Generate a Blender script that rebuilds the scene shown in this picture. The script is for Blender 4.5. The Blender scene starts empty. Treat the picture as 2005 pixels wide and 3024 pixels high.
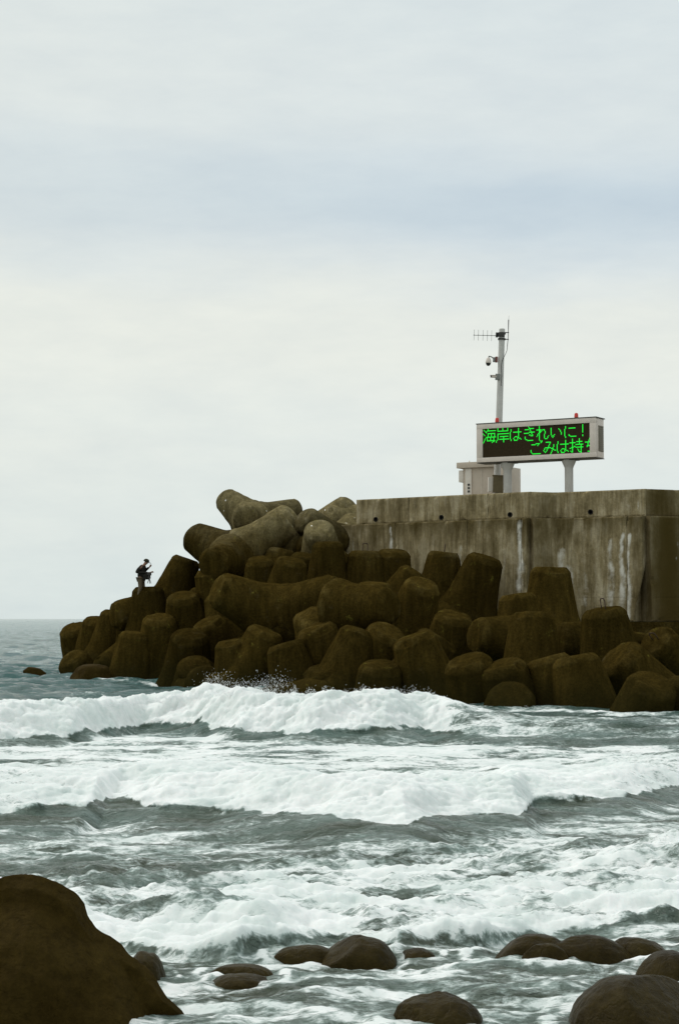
import bpy, bmesh, math, random
import numpy as np
from mathutils import Vector, Matrix
R = math.radians
random.seed(7)
SC = bpy.context.scene
COL = SC.collection

# ------------------------------------------------------------------ camera
PW, PH, FP, HOR = 2005.0, 3024.0, 5400.0, 1828.0     # photograph size, focal length in its pixels, horizon row
CAMZ = 2.4
PITCH = math.atan((HOR - PH / 2) / FP)
cam_d = bpy.data.cameras.new('camera')
cam = bpy.data.objects.new('camera', cam_d)
COL.objects.link(cam)
cam.location = (0, 0, CAMZ)
cam.rotation_euler = (math.pi / 2 + PITCH, 0, 0)
cam_d.sensor_fit = 'HORIZONTAL'
cam_d.sensor_width = 24.0
cam_d.lens = FP * 24.0 / PW
cam_d.clip_start = 0.5
cam_d.clip_end = 60000
SC.camera = cam

def ray(px, py):
    u, v = px - PW / 2, PH / 2 - py
    return Vector((u, FP * math.cos(PITCH) - v * math.sin(PITCH), FP * math.sin(PITCH) + v * math.cos(PITCH)))
def at(px, py, Y):
    d = ray(px, py)
    return Vector((0, 0, CAMZ)) + d * (Y / d.y)
def ground(px, py, z=0.0):
    d = ray(px, py)
    return Vector((0, 0, CAMZ)) + d * ((z - CAMZ) / d.z)

# ------------------------------------------------------------------ node helper
class NT:
    def __init__(self, tree):
        self.t = tree; self.n = tree.nodes; self.l = tree.links
        self.n.clear()
    def add(self, typ, ins=None, **kw):
        n = self.n.new(typ)
        for k, v in kw.items():
            setattr(n, k, v)
        for k, v in (ins or {}).items():
            s = n.inputs[k]
            if hasattr(v, 'default_value') or isinstance(v, bpy.types.NodeSocket):
                self.l.new(v, s)
            else:
                s.default_value = v
        return n
    def math(self, op, a, b=0.0, c=0.0, clamp=False):
        n = self.add('ShaderNodeMath', {0: a, 1: b, 2: c}, operation=op, use_clamp=clamp)
        return n.outputs[0]
    def noise(self, vec, scale, detail=4.0, rough=0.55, dist=0.0):
        n = self.add('ShaderNodeTexNoise', {'Vector': vec, 'Scale': scale, 'Detail': detail, 'Roughness': rough, 'Distortion': dist})
        return n.outputs['Fac']
    def ramp(self, fac, stops, interp='LINEAR'):
        n = self.add('ShaderNodeValToRGB', {'Fac': fac})
        cr = n.color_ramp; cr.interpolation = interp
        while len(cr.elements) < len(stops):
            cr.elements.new(0.5)
        for e, (p, c) in zip(cr.elements, stops):
            e.position = p; e.color = (c[0], c[1], c[2], 1.0)
        return n.outputs['Color']
    def maprange(self, v, a, b, c=0.0, d=1.0, smooth=False):
        n = self.add('ShaderNodeMapRange', {'Value': v, 'From Min': a, 'From Max': b, 'To Min': c, 'To Max': d})
        if smooth: n.interpolation_type = 'SMOOTHSTEP'
        return n.outputs['Result']
    def mix(self, f, a, b, mode='MIX'):
        n = self.add('ShaderNodeMix', data_type='RGBA', blend_type=mode)
        for key, v in ((0, f), (6, a), (7, b)):
            s = n.inputs[key]
            if isinstance(v, bpy.types.NodeSocket): self.l.new(v, s)
            elif key == 0: s.default_value = v
            else: s.default_value = (v[0], v[1], v[2], 1.0)
        return n.outputs[2]
    def scalevec(self, vec, s):
        return self.add('ShaderNodeVectorMath', {0: vec, 1: s}, operation='MULTIPLY').outputs[0]

def srgb(r, g, b):
    f = lambda c: (c / 255.0 / 12.92) if c / 255.0 <= 0.04045 else ((c / 255.0 + 0.055) / 1.055) ** 2.4
    return (f(r), f(g), f(b))

# ------------------------------------------------------------------ world: overcast sky, soft cloud bands
SUN_EL, SUN_AZ = 50.0, -58.0        # azimuth from +Y (into the picture), negative = towards the left
W = bpy.data.worlds.new('World'); SC.world = W; W.use_nodes = True
t = NT(W.node_tree)
co = t.add('ShaderNodeTexCoord').outputs['Generated']
sep = t.add('ShaderNodeSeparateXYZ', {0: co})
warp1 = t.noise(t.scalevec(co, (2.2, 2.2, 10.0)), 1.7, 3.0, 0.5)
warp2 = t.noise(t.scalevec(co, (5.0, 5.0, 26.0)), 2.3, 4.0, 0.55)
tilt = t.math('MULTIPLY', sep.outputs[0], 0.05)
e = t.math('ADD', sep.outputs[2], t.math('MULTIPLY', t.math('SUBTRACT', warp1, 0.5), 0.060))
e = t.math('ADD', e, t.math('MULTIPLY', t.math('SUBTRACT', warp2, 0.5), 0.022))
e = t.math('ADD', e, tilt)
e = t.maprange(e, 0.0, 0.4)
bands = t.ramp(e, [(0.00, srgb(212, 227, 232)), (0.08, srgb(219, 232, 236)), (0.27, srgb(231, 237, 236)),
                   (0.41, srgb(236, 239, 233)), (0.475, srgb(217, 227, 234)), (0.545, srgb(195, 211, 224)),
                   (0.60, srgb(207, 220, 230)), (0.68, srgb(223, 231, 234)), (0.80, srgb(217, 227, 232)),
                   (1.0, srgb(222, 231, 234))], 'B_SPLINE')
warm = t.maprange(sep.outputs[0], -0.25, 0.15, 1.0, 0.0, True)
bands = t.mix(t.math('MULTIPLY', warm, 0.42), bands, srgb(231, 235, 230))
mott = t.noise(t.scalevec(co, (9.0, 9.0, 30.0)), 2.0, 5.0, 0.6)
bands = t.mix(1.0, bands, t.ramp(mott, [(0.3, (0.955, 0.963, 0.972)), (0.7, (1.035, 1.03, 1.018))]), 'MULTIPLY')
sky = t.add('ShaderNodeTexSky', sky_type='NISHITA', sun_disc=False, sun_elevation=R(SUN_EL), sun_rotation=R(SUN_AZ),
            air_density=1.5, dust_density=3.0)
bg1 = t.add('ShaderNodeBackground', {'Color': sky.outputs[0], 'Strength': 0.10})
bands = t.mix(1.0, bands, (1.004, 1.0, 0.975), 'MULTIPLY')
bg2 = t.add('ShaderNodeBackground', {'Color': bands, 'Strength': 1.0})
mx = t.add('ShaderNodeMixShader', {0: 0.95, 1: bg1.outputs[0], 2: bg2.outputs[0]})
t.add('ShaderNodeOutputWorld', {'Surface': mx.outputs[0]})

sd = bpy.data.lights.new('sun', 'SUN'); sd.energy = 1.35; sd.angle = R(30); sd.color = (1.0, 0.975, 0.94)
sun = bpy.data.objects.new('sun', sd); COL.objects.link(sun)
az, el = R(SUN_AZ), R(SUN_EL)
sdir = Vector((math.sin(az) * math.cos(el), math.cos(az) * math.cos(el), math.sin(el)))
sun.rotation_euler = sdir.to_track_quat('Z', 'Y').to_euler()

VS = SC.view_settings
SC.display_settings.display_device = 'sRGB'
VS.view_transform = 'Standard'; VS.look = 'None'; VS.exposure = 0.0; VS.gamma = 1.0
VS.use_curve_mapping = False
SC.render.engine = 'CYCLES'
SC.cycles.max_bounces = 6
SC.cycles.use_denoising = True

# ------------------------------------------------------------------ numpy noise
def _hash(ix, iy, seed):
    h = (ix.astype(np.int64) * 374761393 + iy.astype(np.int64) * 668265263 + seed * 974711) & 0xffffffff
    h = ((h ^ (h >> 13)) * 1274126177) & 0xffffffff
    return (h ^ (h >> 16)) & 0xffff
def perlin(x, y, seed=0):
    x0 = np.floor(x); y0 = np.floor(y); fx = x - x0; fy = y - y0
    ix = x0.astype(np.int64); iy = y0.astype(np.int64)
    def g(dx, dy):
        a = _hash(ix + dx, iy + dy, seed) * (2 * math.pi / 65536.0)
        return np.cos(a) * (fx - dx) + np.sin(a) * (fy - dy)
    u = fx * fx * fx * (fx * (fx * 6 - 15) + 10); v = fy * fy * fy * (fy * (fy * 6 - 15) + 10)
    return ((g(0, 0) * (1 - u) + g(1, 0) * u) * (1 - v) + (g(0, 1) * (1 - u) + g(1, 1) * u) * v) * 1.5
def fbm(x, y, oct=4, seed=0, gain=0.5, lac=2.03):
    s = 0; a = 1; t_ = 0
    for i in range(oct):
        s = s + a * perlin(x, y, seed + i * 17); t_ += a
        x = x * lac + 13.7; y = y * lac - 7.1; a *= gain
    return s / t_
def billow(x, y, oct=4, seed=0, gain=0.5):
    s = 0; a = 1; t_ = 0
    for i in range(oct):
        s = s + a * (1 - np.abs(perlin(x, y, seed + i * 17)) * 1.6); t_ += a
        x = x * 2.05 + 5.3; y = y * 2.05 - 3.1; a *= gain
    return s / t_
def puff(x, y, oct=4, seed=0, gain=0.5):
    s = 0; a = 1; t_ = 0
    for i in range(oct):
        s = s + a * np.abs(perlin(x, y, seed + i * 17)) * 1.6; t_ += a
        x = x * 2.05 + 5.3; y = y * 2.05 - 3.1; a *= gain
    return s / t_
def sstep(a, b, x):
    q = np.clip((x - a) / (b - a), 0, 1)
    return q * q * (3 - 2 * q)
def noise3(p, scale, seed=0, oct=3):
    a = fbm(p[:, 0] * scale + 3.1, p[:, 1] * scale + 1.7, oct, seed)
    b = fbm(p[:, 1] * scale - 5.2, p[:, 2] * scale + 4.4, oct, seed + 101)
    c = fbm(p[:, 2] * scale + 8.8, p[:, 0] * scale - 2.6, oct, seed + 202)
    return (a + b + c) / 1.9

# ------------------------------------------------------------------ mesh helpers
def link(o, parent=None):
    COL.objects.link(o)
    if parent is not None: o.parent = parent
    return o
def tag(o, label=None, cat=None, group=None, kind=None):
    if label: o['label'] = label
    if cat: o['category'] = cat
    if group: o['group'] = group
    if kind: o['kind'] = kind
    return o
def smooth(me, on=True):
    me.polygons.foreach_set('use_smooth', [on] * len(me.polygons))
def obj(name, me, mat=None, parent=None, smooth_on=False):
    if mat is not None and len(me.materials) == 0: me.materials.append(mat)
    if smooth_on: smooth(me)
    return link(bpy.data.objects.new(name, me), parent)
def empty(name, loc=(0, 0, 0), rot=None):
    o = bpy.data.objects.new(name, None); o.location = loc
    if rot is not None: o.rotation_euler = rot
    o.empty_display_size = 0.3
    return link(o)
def mesh_from(name, v, f):
    me = bpy.data.meshes.new(name); me.from_pydata([tuple(p) for p in v], [], f); me.update(); return me
def bm_mesh(name, bm):
    bmesh.ops.recalc_face_normals(bm, faces=bm.faces)
    me = bpy.data.meshes.new(name); bm.to_mesh(me); bm.free(); return me
def grid_faces(nr, nc, wrap=False):
    r = np.arange(nr - 1)[:, None]; c = np.arange(nc if wrap else nc - 1)[None, :]
    a = r * nc + c; b = r * nc + (c + 1) % nc; d = (r + 1) * nc + c; e_ = (r + 1) * nc + (c + 1) % nc
    return np.stack([a, b, e_, d], -1).reshape(-1, 4)
def np_mesh(name, V, F):
    me = bpy.data.meshes.new(name)
    me.vertices.add(len(V)); me.vertices.foreach_set('co', V.astype(np.float32).ravel())
    n = F.shape[1]
    me.loops.add(F.size); me.loops.foreach_set('vertex_index', F.astype(np.int32).ravel())
    me.polygons.add(len(F)); me.polygons.foreach_set('loop_start', np.arange(0, F.size, n, dtype=np.int32))
    me.update(calc_edges=True); me.validate()
    return me
def attr(me, name, vals):
    a = me.attributes.new(name, 'FLOAT', 'POINT'); a.data.foreach_set('value', np.asarray(vals, np.float32).ravel())
def add_box(bm, cx, cy, cz, sx, sy, sz, bevel=0.0, rotz=0.0):
    m = Matrix.Translation((cx, cy, cz)) @ Matrix.Rotation(rotz, 4, 'Z') @ Matrix.Diagonal((sx, sy, sz, 1))
    g = bmesh.ops.create_cube(bm, size=1.0, matrix=m)
    if bevel > 0:
        es = list({e_ for v in g['verts'] for e_ in v.link_edges})
        bmesh.ops.bevel(bm, geom=es, offset=bevel, segments=2, affect='EDGES', profile=0.6)
def add_tube(bm, p0, p1, r0, r1=None, seg=16, caps=True):
    r1 = r0 if r1 is None else r1
    p0, p1 = Vector(p0), Vector(p1); d = p1 - p0
    m = Matrix.Translation((p0 + p1) / 2) @ d.to_track_quat('Z', 'Y').to_matrix().to_4x4()
    bmesh.ops.create_cone(bm, cap_ends=caps, segments=seg, radius1=r0, radius2=r1, depth=d.length, matrix=m)
def add_path(bm, pts, r, seg=8):
    for a, b in zip(pts[:-1], pts[1:]): add_tube(bm, a, b, r, r, seg)
    for p in pts[1:-1]: bmesh.ops.create_uvsphere(bm, u_segments=seg, v_segments=4, radius=r, matrix=Matrix.Translation(p))
def add_lathe(bm, prof, seg=24, mat=Matrix.Identity(4)):
    rings = []
    for r, z in prof:
        rings.append([bm.verts.new(mat @ Vector((r * math.cos(2 * math.pi * k / seg), r * math.sin(2 * math.pi * k / seg), z))) for k in range(seg)])
    for a, b in zip(rings[:-1], rings[1:]):
        for k in range(seg): bm.faces.new((a[k], a[(k + 1) % seg], b[(k + 1) % seg], b[k]))
    bm.faces.new(rings[0][::-1]); bm.faces.new(rings[-1])
def smooth_by_angle(me, ang=35):
    smooth(me)
    try: me.set_sharp_from_angle(angle=R(ang))
    except Exception: pass

# ------------------------------------------------------------------ materials
def new_mat(name):
    m = bpy.data.materials.new(name); m.use_nodes = True
    return m, NT(m.node_tree)
def finish(t, bsdf):
    t.add('ShaderNodeOutputMaterial', {'Surface': bsdf.outputs[0]})
def simple(name, col, rough=0.6, metal=0.0, var=0.12, scale=6.0, bump=0.0, emis=None, estr=1.0):
    m, t = new_mat(name)
    p = t.add('ShaderNodeTexCoord').outputs['Object']
    nz = t.noise(p, scale, 5.0, 0.6)
    c = t.mix(1.0, col, t.ramp(nz, [(0.3, (1 - var,) * 3), (0.7, (1 + var,) * 3)]), 'MULTIPLY')
    ins = {'Base Color': c, 'Roughness': rough, 'Metallic': metal}
    b = t.add('ShaderNodeBsdfPrincipled', ins)
    if bump:
        bp = t.add('ShaderNodeBump', {'Height': nz, 'Strength': bump, 'Distance': 0.02}); t.l.new(bp.outputs[0], b.inputs['Normal'])
    if emis:
        b.inputs['Emission Color'].default_value = (*emis, 1); b.inputs['Emission Strength'].default_value = estr
    finish(t, b); return m

def concrete_armour():
    m, t = new_mat('armour_concrete')
    geo = t.add('ShaderNodeNewGeometry'); P = geo.outputs['Position']
    oi = t.add('ShaderNodeObjectInfo').outputs['Random']
    z = t.add('ShaderNodeSeparateXYZ', {0: P}).outputs[2]
    n1 = t.noise(P, 0.55, 5.0, 0.6); n2 = t.noise(P, 2.6, 6.0, 0.65); n3 = t.noise(P, 14.0, 5.0, 0.7)
    wet = t.mix(n1, (0.031, 0.0200, 0.0040), (0.057, 0.0390, 0.0096))
    dry = t.mix(n2, (0.092, 0.073, 0.027), (0.235, 0.198, 0.110))
    zf = t.math('ADD', z, t.math('MULTIPLY', t.math('SUBTRACT', n1, 0.5), 3.5))
    zf = t.math('ADD', zf, t.math('MULTIPLY', t.math('SUBTRACT', oi, 0.5), 1.2))
    dryf = t.maprange(zf, 4.8, 7.6, 0.0, 1.0, True)
    c = t.mix(dryf, wet, dry)
    # pale wear and lichen on weathered skin
    pale = t.maprange(t.noise(P, 1.5, 7.0, 0.72, 0.6), 0.60, 0.76, 0.0, 0.75, True)
    c = t.mix(t.math('MULTIPLY', pale, t.maprange(dryf, 0.2, 1.0, 0.10, 0.8)), c, (0.40, 0.36, 0.26))
    pt = t.maprange(geo.outputs['Pointiness'], 0.505, 0.56, 0.0, 1.0, True)
    wear = t.math('MULTIPLY', pt, t.maprange(t.noise(P, 2.2, 6.0, 0.7), 0.42, 0.68, 0.0, 0.4, True))
    c = t.mix(wear, c, t.mix(dryf, (0.13, 0.098, 0.034), (0.36, 0.32, 0.22)))
    moss = t.maprange(t.noise(P, 1.9, 6.0, 0.75), 0.60, 0.72, 0.0, 0.6, True)
    c = t.mix(t.math('MULTIPLY', moss, 0.85), c, (0.17, 0.145, 0.028))
    vor = t.add('ShaderNodeTexVoronoi', {'Vector': P, 'Scale': 2.6}).outputs['Distance']
    sp = t.math('LESS_THAN', t.math('ADD', vor, t.math('MULTIPLY', n3, 0.16)), 0.20)
    spm = t.math('MULTIPLY', sp, t.math('MULTIPLY', t.maprange(dryf, 0.45, 0.9), t.math('GREATER_THAN', t.noise(P, 0.9, 2.0), 0.53)))
    c = t.mix(spm, c, (0.75, 0.73, 0.68))
    c = t.mix(1.0, c, t.ramp(n3, [(0.25, (0.62, 0.62, 0.62)), (0.75, (1.38, 1.38, 1.38))]), 'MULTIPLY')
    c = t.mix(1.0, c, t.ramp(oi, [(0.0, (0.72, 0.72, 0.72)), (1.0, (1.28, 1.26, 1.22))]), 'MULTIPLY')
    drip = t.noise(t.scalevec(P, (3.2, 3.2, 0.45)), 1.5, 5.0, 0.65)
    c = t.mix(1.0, c, t.ramp(drip, [(0.32, (0.66, 0.66, 0.64)), (0.52, (1.0, 1.0, 1.0)), (0.70, (1.42, 1.40, 1.34))]), 'MULTIPLY')
    weed = t.maprange(t.math('ADD', z, t.math('MULTIPLY', n1, 1.6)), 0.9, 2.0, 1.0, 0.0, True)
    c = t.mix(t.math('MULTIPLY', weed, 0.7), c, (0.022, 0.019, 0.006))
    h = t.math('ADD', t.math('MULTIPLY', n3, 0.5), t.math('MULTIPLY', n2, 0.8))
    bp = t.add('ShaderNodeBump', {'Height': h, 'Strength': 0.9, 'Distance': 0.10})
    rough = t.maprange(dryf, 0, 1, 0.62, 0.92)
    b = t.add('ShaderNodeBsdfPrincipled', {'Base Color': c, 'Roughness': rough, 'Specular IOR Level': 0.0, 'Normal': bp.outputs[0]})
    finish(t, b); return m
def wall_concrete():
    m, t = new_mat('wall_concrete')
    P = t.add('ShaderNodeNewGeometry').outputs['Position']
    st = t.add('ShaderNodeAttribute', attribute_name='stain').outputs['Fac']
    dk = t.add('ShaderNodeAttribute', attribute_name='grime_shade').outputs['Fac']
    str1 = t.math('ADD', t.math('MULTIPLY', t.noise(t.scalevec(P, (2.2, 2.2, 0.35)), 1.5, 6.0, 0.65), 0.55), t.math('MULTIPLY', t.noise(P, 0.9, 7.0, 0.68, 0.4), 0.45))
    str2 = t.noise(t.scalevec(P, (7.5, 7.5, 0.5)), 1.6, 5.0, 0.7)
    n = t.noise(P, 9.0, 6.0, 0.7)
    c = t.ramp(str1, [(0.33, (0.085, 0.063, 0.027)), (0.50, (0.285, 0.228, 0.124)), (0.69, (0.58, 0.50, 0.34))])
    c = t.mix(1.0, c, t.ramp(str2, [(0.3, (0.74, 0.74, 0.74)), (0.72, (1.24, 1.24, 1.24))]), 'MULTIPLY')
    c = t.mix(1.0, c, t.ramp(n, [(0.3, (0.84, 0.84, 0.84)), (0.7, (1.16, 1.16, 1.16))]), 'MULTIPLY')
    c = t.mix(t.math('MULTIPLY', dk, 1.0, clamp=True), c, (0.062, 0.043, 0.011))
    stn = t.maprange(t.math('ADD', st, t.math('MULTIPLY', t.math('SUBTRACT', n, 0.5), 0.5)), 0.22, 0.85, 0.0, 0.9, True)
    stn = t.math('MULTIPLY', stn, t.math('GREATER_THAN', st, 0.02))
    c = t.mix(stn, c, (0.74, 0.71, 0.62))
    h = t.math('ADD', n, str1)
    bp = t.add('ShaderNodeBump', {'Height': h, 'Strength': 0.35, 'Distance': 0.05})
    b = t.add('ShaderNodeBsdfPrincipled', {'Base Color': c, 'Roughness': 0.92, 'Specular IOR Level': 0.05, 'Normal': bp.outputs[0]})
    finish(t, b); return m
def rock_mat(name, ca, cb, rough=0.5, spec=0.4, bump=0.6):
    m, t = new_mat(name)
    P = t.add('ShaderNodeNewGeometry').outputs['Position']
    n1 = t.noise(P, 2.2, 7.0, 0.65); n2 = t.noise(P, 17.0, 6.0, 0.7)
    c = t.mix(t.maprange(n1, 0.3, 0.7), ca, cb)
    c = t.mix(1.0, c, t.ramp(n2, [(0.3, (0.7, 0.7, 0.7)), (0.7, (1.3, 1.3, 1.3))]), 'MULTIPLY')
    wv = t.add('ShaderNodeVectorMath', {0: P, 1: t.add('ShaderNodeTexNoise', {'Vector': P, 'Scale': 3.0, 'Detail': 4.0}).outputs['Color']}, operation='ADD').outputs[0]
    vr = t.add('ShaderNodeTexVoronoi', {'Vector': wv, 'Scale': 2.6}, feature='DISTANCE_TO_EDGE').outputs['Distance']
    crack = t.maprange(vr, 0.0, 0.05, 0.0, 1.0)
    h = t.math('ADD', t.math('ADD', n1, t.math('MULTIPLY', n2, 0.4)), t.math('MULTIPLY', crack, 0.06))
    bp = t.add('ShaderNodeBump', {'Height': h, 'Strength': bump, 'Distance': 0.06})
    b = t.add('ShaderNodeBsdfPrincipled', {'Base Color': c, 'Roughness': rough, 'Specular IOR Level': spec, 'Normal': bp.outputs[0]})
    finish(t, b); return m
def sea_mat():
    m, t = new_mat('sea_water')
    P = t.add('ShaderNodeNewGeometry').outputs['Position']
    foam = t.add('ShaderNodeAttribute', attribute_name='foam').outputs['Fac']
    sand = t.add('ShaderNodeAttribute', attribute_name='silt').outputs['Fac']
    n1 = t.noise(t.scalevec(P, (2.2, 3.4, 2.5)), 1.9, 7.0, 0.68, 0.7)
    n2 = t.noise(t.scalevec(P, (6.0, 9.0, 6.0)), 2.2, 6.0, 0.65)
    f = t.math('ADD', foam, t.math('MULTIPLY', t.math('SUBTRACT', n1, 0.5), 0.95))
    n4 = t.noise(t.scalevec(P, (5.0, 16.0, 8.0)), 2.4, 6.0, 0.72, 0.4)
    f = t.math('ADD', f, t.math('MULTIPLY', t.math('SUBTRACT', n2, 0.5), 0.35))
    f = t.math('ADD', f, t.math('MULTIPLY', t.math('SUBTRACT', n4, 0.5), 0.75))
    f = t.maprange(f, 0.36, 0.74, 0.0, 1.0, True)
    f = t.math('MULTIPLY', f, t.maprange(foam, 0.01, 0.12))
    aer = t.maprange(t.noise(t.scalevec(P, (0.8, 2.0, 1.0)), 1.0, 5.0, 0.6), 0.35, 0.68)
    shal = t.mix(aer, (0.092, 0.108, 0.070), (0.245, 0.325, 0.285))
    wc = t.mix(sand, (0.008, 0.105, 0.100), shal)
    bpw = t.add('ShaderNodeBump', {'Height': t.math('ADD', t.math('ADD', n2, n1), t.math('MULTIPLY', n4, 0.6)), 'Strength': 0.8, 'Distance': 0.12})
    n6 = t.noise(t.scalevec(P, (0.42, 1.15, 1.0)), 1.0, 5.0, 0.62, 0.3)
    bpw = t.add('ShaderNodeBump', {'Height': n6, 'Strength': 0.6, 'Distance': 0.55, 'Normal': bpw.outputs[0]})
    wat = t.add('ShaderNodeBsdfPrincipled', {'Base Color': wc, 'Roughness': 0.11, 'IOR': 1.333, 'Normal': bpw.outputs[0]})
    fn = t.noise(P, 7.0, 7.0, 0.7)
    fc = t.mix(t.maprange(t.math('ADD', f, t.math('MULTIPLY', t.math('SUBTRACT', fn, 0.5), 0.8)), 0.45, 1.1), (0.57, 0.645, 0.62), (0.92, 0.92, 0.905))
    bpf = t.add('ShaderNodeBump', {'Height': t.math('ADD', fn, n1), 'Strength': 0.22, 'Distance': 0.06})
    fc = t.mix(1.0, fc, t.ramp(t.noise(P, 1.1, 5.0, 0.65, 0.5), [(0.32, (0.76, 0.82, 0.80)), (0.60, (0.97, 0.975, 0.97))]), 'MULTIPLY')
    fo = t.add('ShaderNodeBsdfPrincipled', {'Base Color': fc, 'Roughness': 0.9, 'Specular IOR Level': 0.1, 'Normal': bpf.outputs[0],
                                            'Subsurface Weight': 0.5, 'Subsurface Radius': (0.16, 0.18, 0.18), 'Subsurface Scale': 1.0})
    mx = t.add('ShaderNodeMixShader', {0: f, 1: wat.outputs[0], 2: fo.outputs[0]})
    t.add('ShaderNodeOutputMaterial', {'Surface': mx.outputs[0]})
    return m

M = dict(
    armour=concrete_armour(), wall=wall_concrete(),
    boulder=rock_mat('wet_boulder', (0.022, 0.0145, 0.0035), (0.046, 0.033, 0.009), 0.32, 0.05, 0.9),
    bigrock=rock_mat('dark_rock', (0.028, 0.0175, 0.0035), (0.050, 0.033, 0.0075), 0.75, 0.03, 1.0),
    core=rock_mat('light_block_core', (0.05, 0.034, 0.008), (0.075, 0.052, 0.014), 0.9, 0.03),
    deck=simple('deck_concrete', (0.22, 0.19, 0.14), 0.9),
    rust=simple('rusty_bar', (0.06, 0.035, 0.02), 0.85, 0.2, 0.4, 20),
    white=simple('weathered_white_paint', (0.70, 0.61, 0.53), 0.6, 0.0, 0.08, 3.0),
    side=simple('grey_louvre', (0.17, 0.145, 0.10), 0.6, 0.0, 0.15, 4.0),
    trim=simple('dark_trim', (0.07, 0.065, 0.05), 0.6),
    ledp=simple('led_face', (0.040, 0.028, 0.014), 0.55, 0.0, 0.2, 12.0),
    led=simple('led_green', (0.0, 0.3, 0.02), 0.5, 0.0, 0.0, 1.0, 0, (0.004, 0.80, 0.030), 1.0),
    post=simple('galvanised_post', (0.52, 0.50, 0.46), 0.5, 0.1, 0.10, 3.0),
    red=simple('red_beacon_lens', (0.62, 0.035, 0.020), 0.35, 0, 0.08),
    cab=simple('cabinet_paint', (0.54, 0.46, 0.37), 0.6, 0, 0.08, 3.0),
    cabp=simple('cabinet_pale', (0.70, 0.64, 0.56), 0.6, 0, 0.08, 3.0),
    boxd=simple('junction_box_brown', (0.16, 0.13, 0.075), 0.6, 0, 0.15, 3.0),
    dark=simple('dark_metal', (0.035, 0.033, 0.028), 0.5, 0.3),
    greym=simple('grey_metal', (0.20, 0.20, 0.18), 0.5, 0.2),
    hole=simple('drain_bore', (0.02, 0.017, 0.01), 0.9),
    spray=simple('spray_foam', (0.88, 0.90, 0.90), 0.7, 0, 0.02),
    skin=simple('skin', (0.30, 0.16, 0.10), 0.55, 0, 0.05),
    jacket=simple('jacket_cloth', (0.030, 0.028, 0.024), 0.9, 0, 0.2, 9.0),
    trouser=simple('khaki_cloth', (0.12, 0.09, 0.05), 0.9, 0, 0.12, 7.0),
    cap=simple('cap_cloth', (0.040, 0.040, 0.026), 0.9, 0, 0.1),
    shoe=simple('shoe_leather', (0.03, 0.025, 0.02), 0.7),
)

for k_ in ('ledp', 'jacket', 'cap', 'boxd'):
    for n_ in M[k_].node_tree.nodes:
        if n_.type == 'BSDF_PRINCIPLED': n_.inputs['Specular IOR Level'].default_value = 0.05

# ------------------------------------------------------------------ sea: one sheet to the horizon with three breaking waves
def curve_from(pts, z=0.0):
    P = [ground(a, b, z) for a, b in pts]
    return np.array([p.x for p in P]), np.array([p.y for p in P])
def xw(px, Y):
    return (px - PW / 2) / FP * Y
# stones in the shallows: label, column, top row, waterline row, half width, depth, seed, skew
BL = [
    ('rounded boulder with foam breaking behind it, centre of the shallows', 1060, 2766, 2850, 112, 0.20, 4, -0.05),
    ('low dark rock with foam dribbling over it, left of the rounded boulder', 895, 2794, 2838, 95, 0.14, 5, 0.0),
    ('small low rock just right of the rounded boulder', 1228, 2804, 2840, 66, 0.12, 6, 0.0),
    ('long hump of rock awash near the dark foreground rock', 705, 2850, 2894, 105, 0.16, 7, 0.0),
    ('smooth low rock awash in front of the long hump', 715, 2880, 2920, 100, 0.15, 8, 0.0),
    ('peaked boulder at the left end of the clustered row', 1535, 2762, 2852, 122, 0.20, 9, 0.55),
    ('long flat boulder in the clustered row', 1748, 2764, 2856, 165, 0.24, 10, -0.3),
    ('grey boulder wedged in front of the clustered row', 1610, 2788, 2868, 74, 0.14, 11, 0.0),
    ('boulder behind the right end of the clustered row', 1892, 2772, 2846, 100, 0.18, 12, -0.2),
    ('boulder cut by the picture edge above the big round one', 1985, 2812, 2915, 108, 0.26, 13, 0.0),
    ('big round wet boulder in the lower corner', 1890, 2886, 3060, 195, 0.40, 14, 0.0),
    ('broad wet boulder at the bottom middle of the picture', 1288, 2932, 3045, 132, 0.28, 15, 0.0),
    ('small stone at the foot of the dark foreground rock', 448, 2810, 2905, 58, 0.2, 16, -0.4),
]
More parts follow.
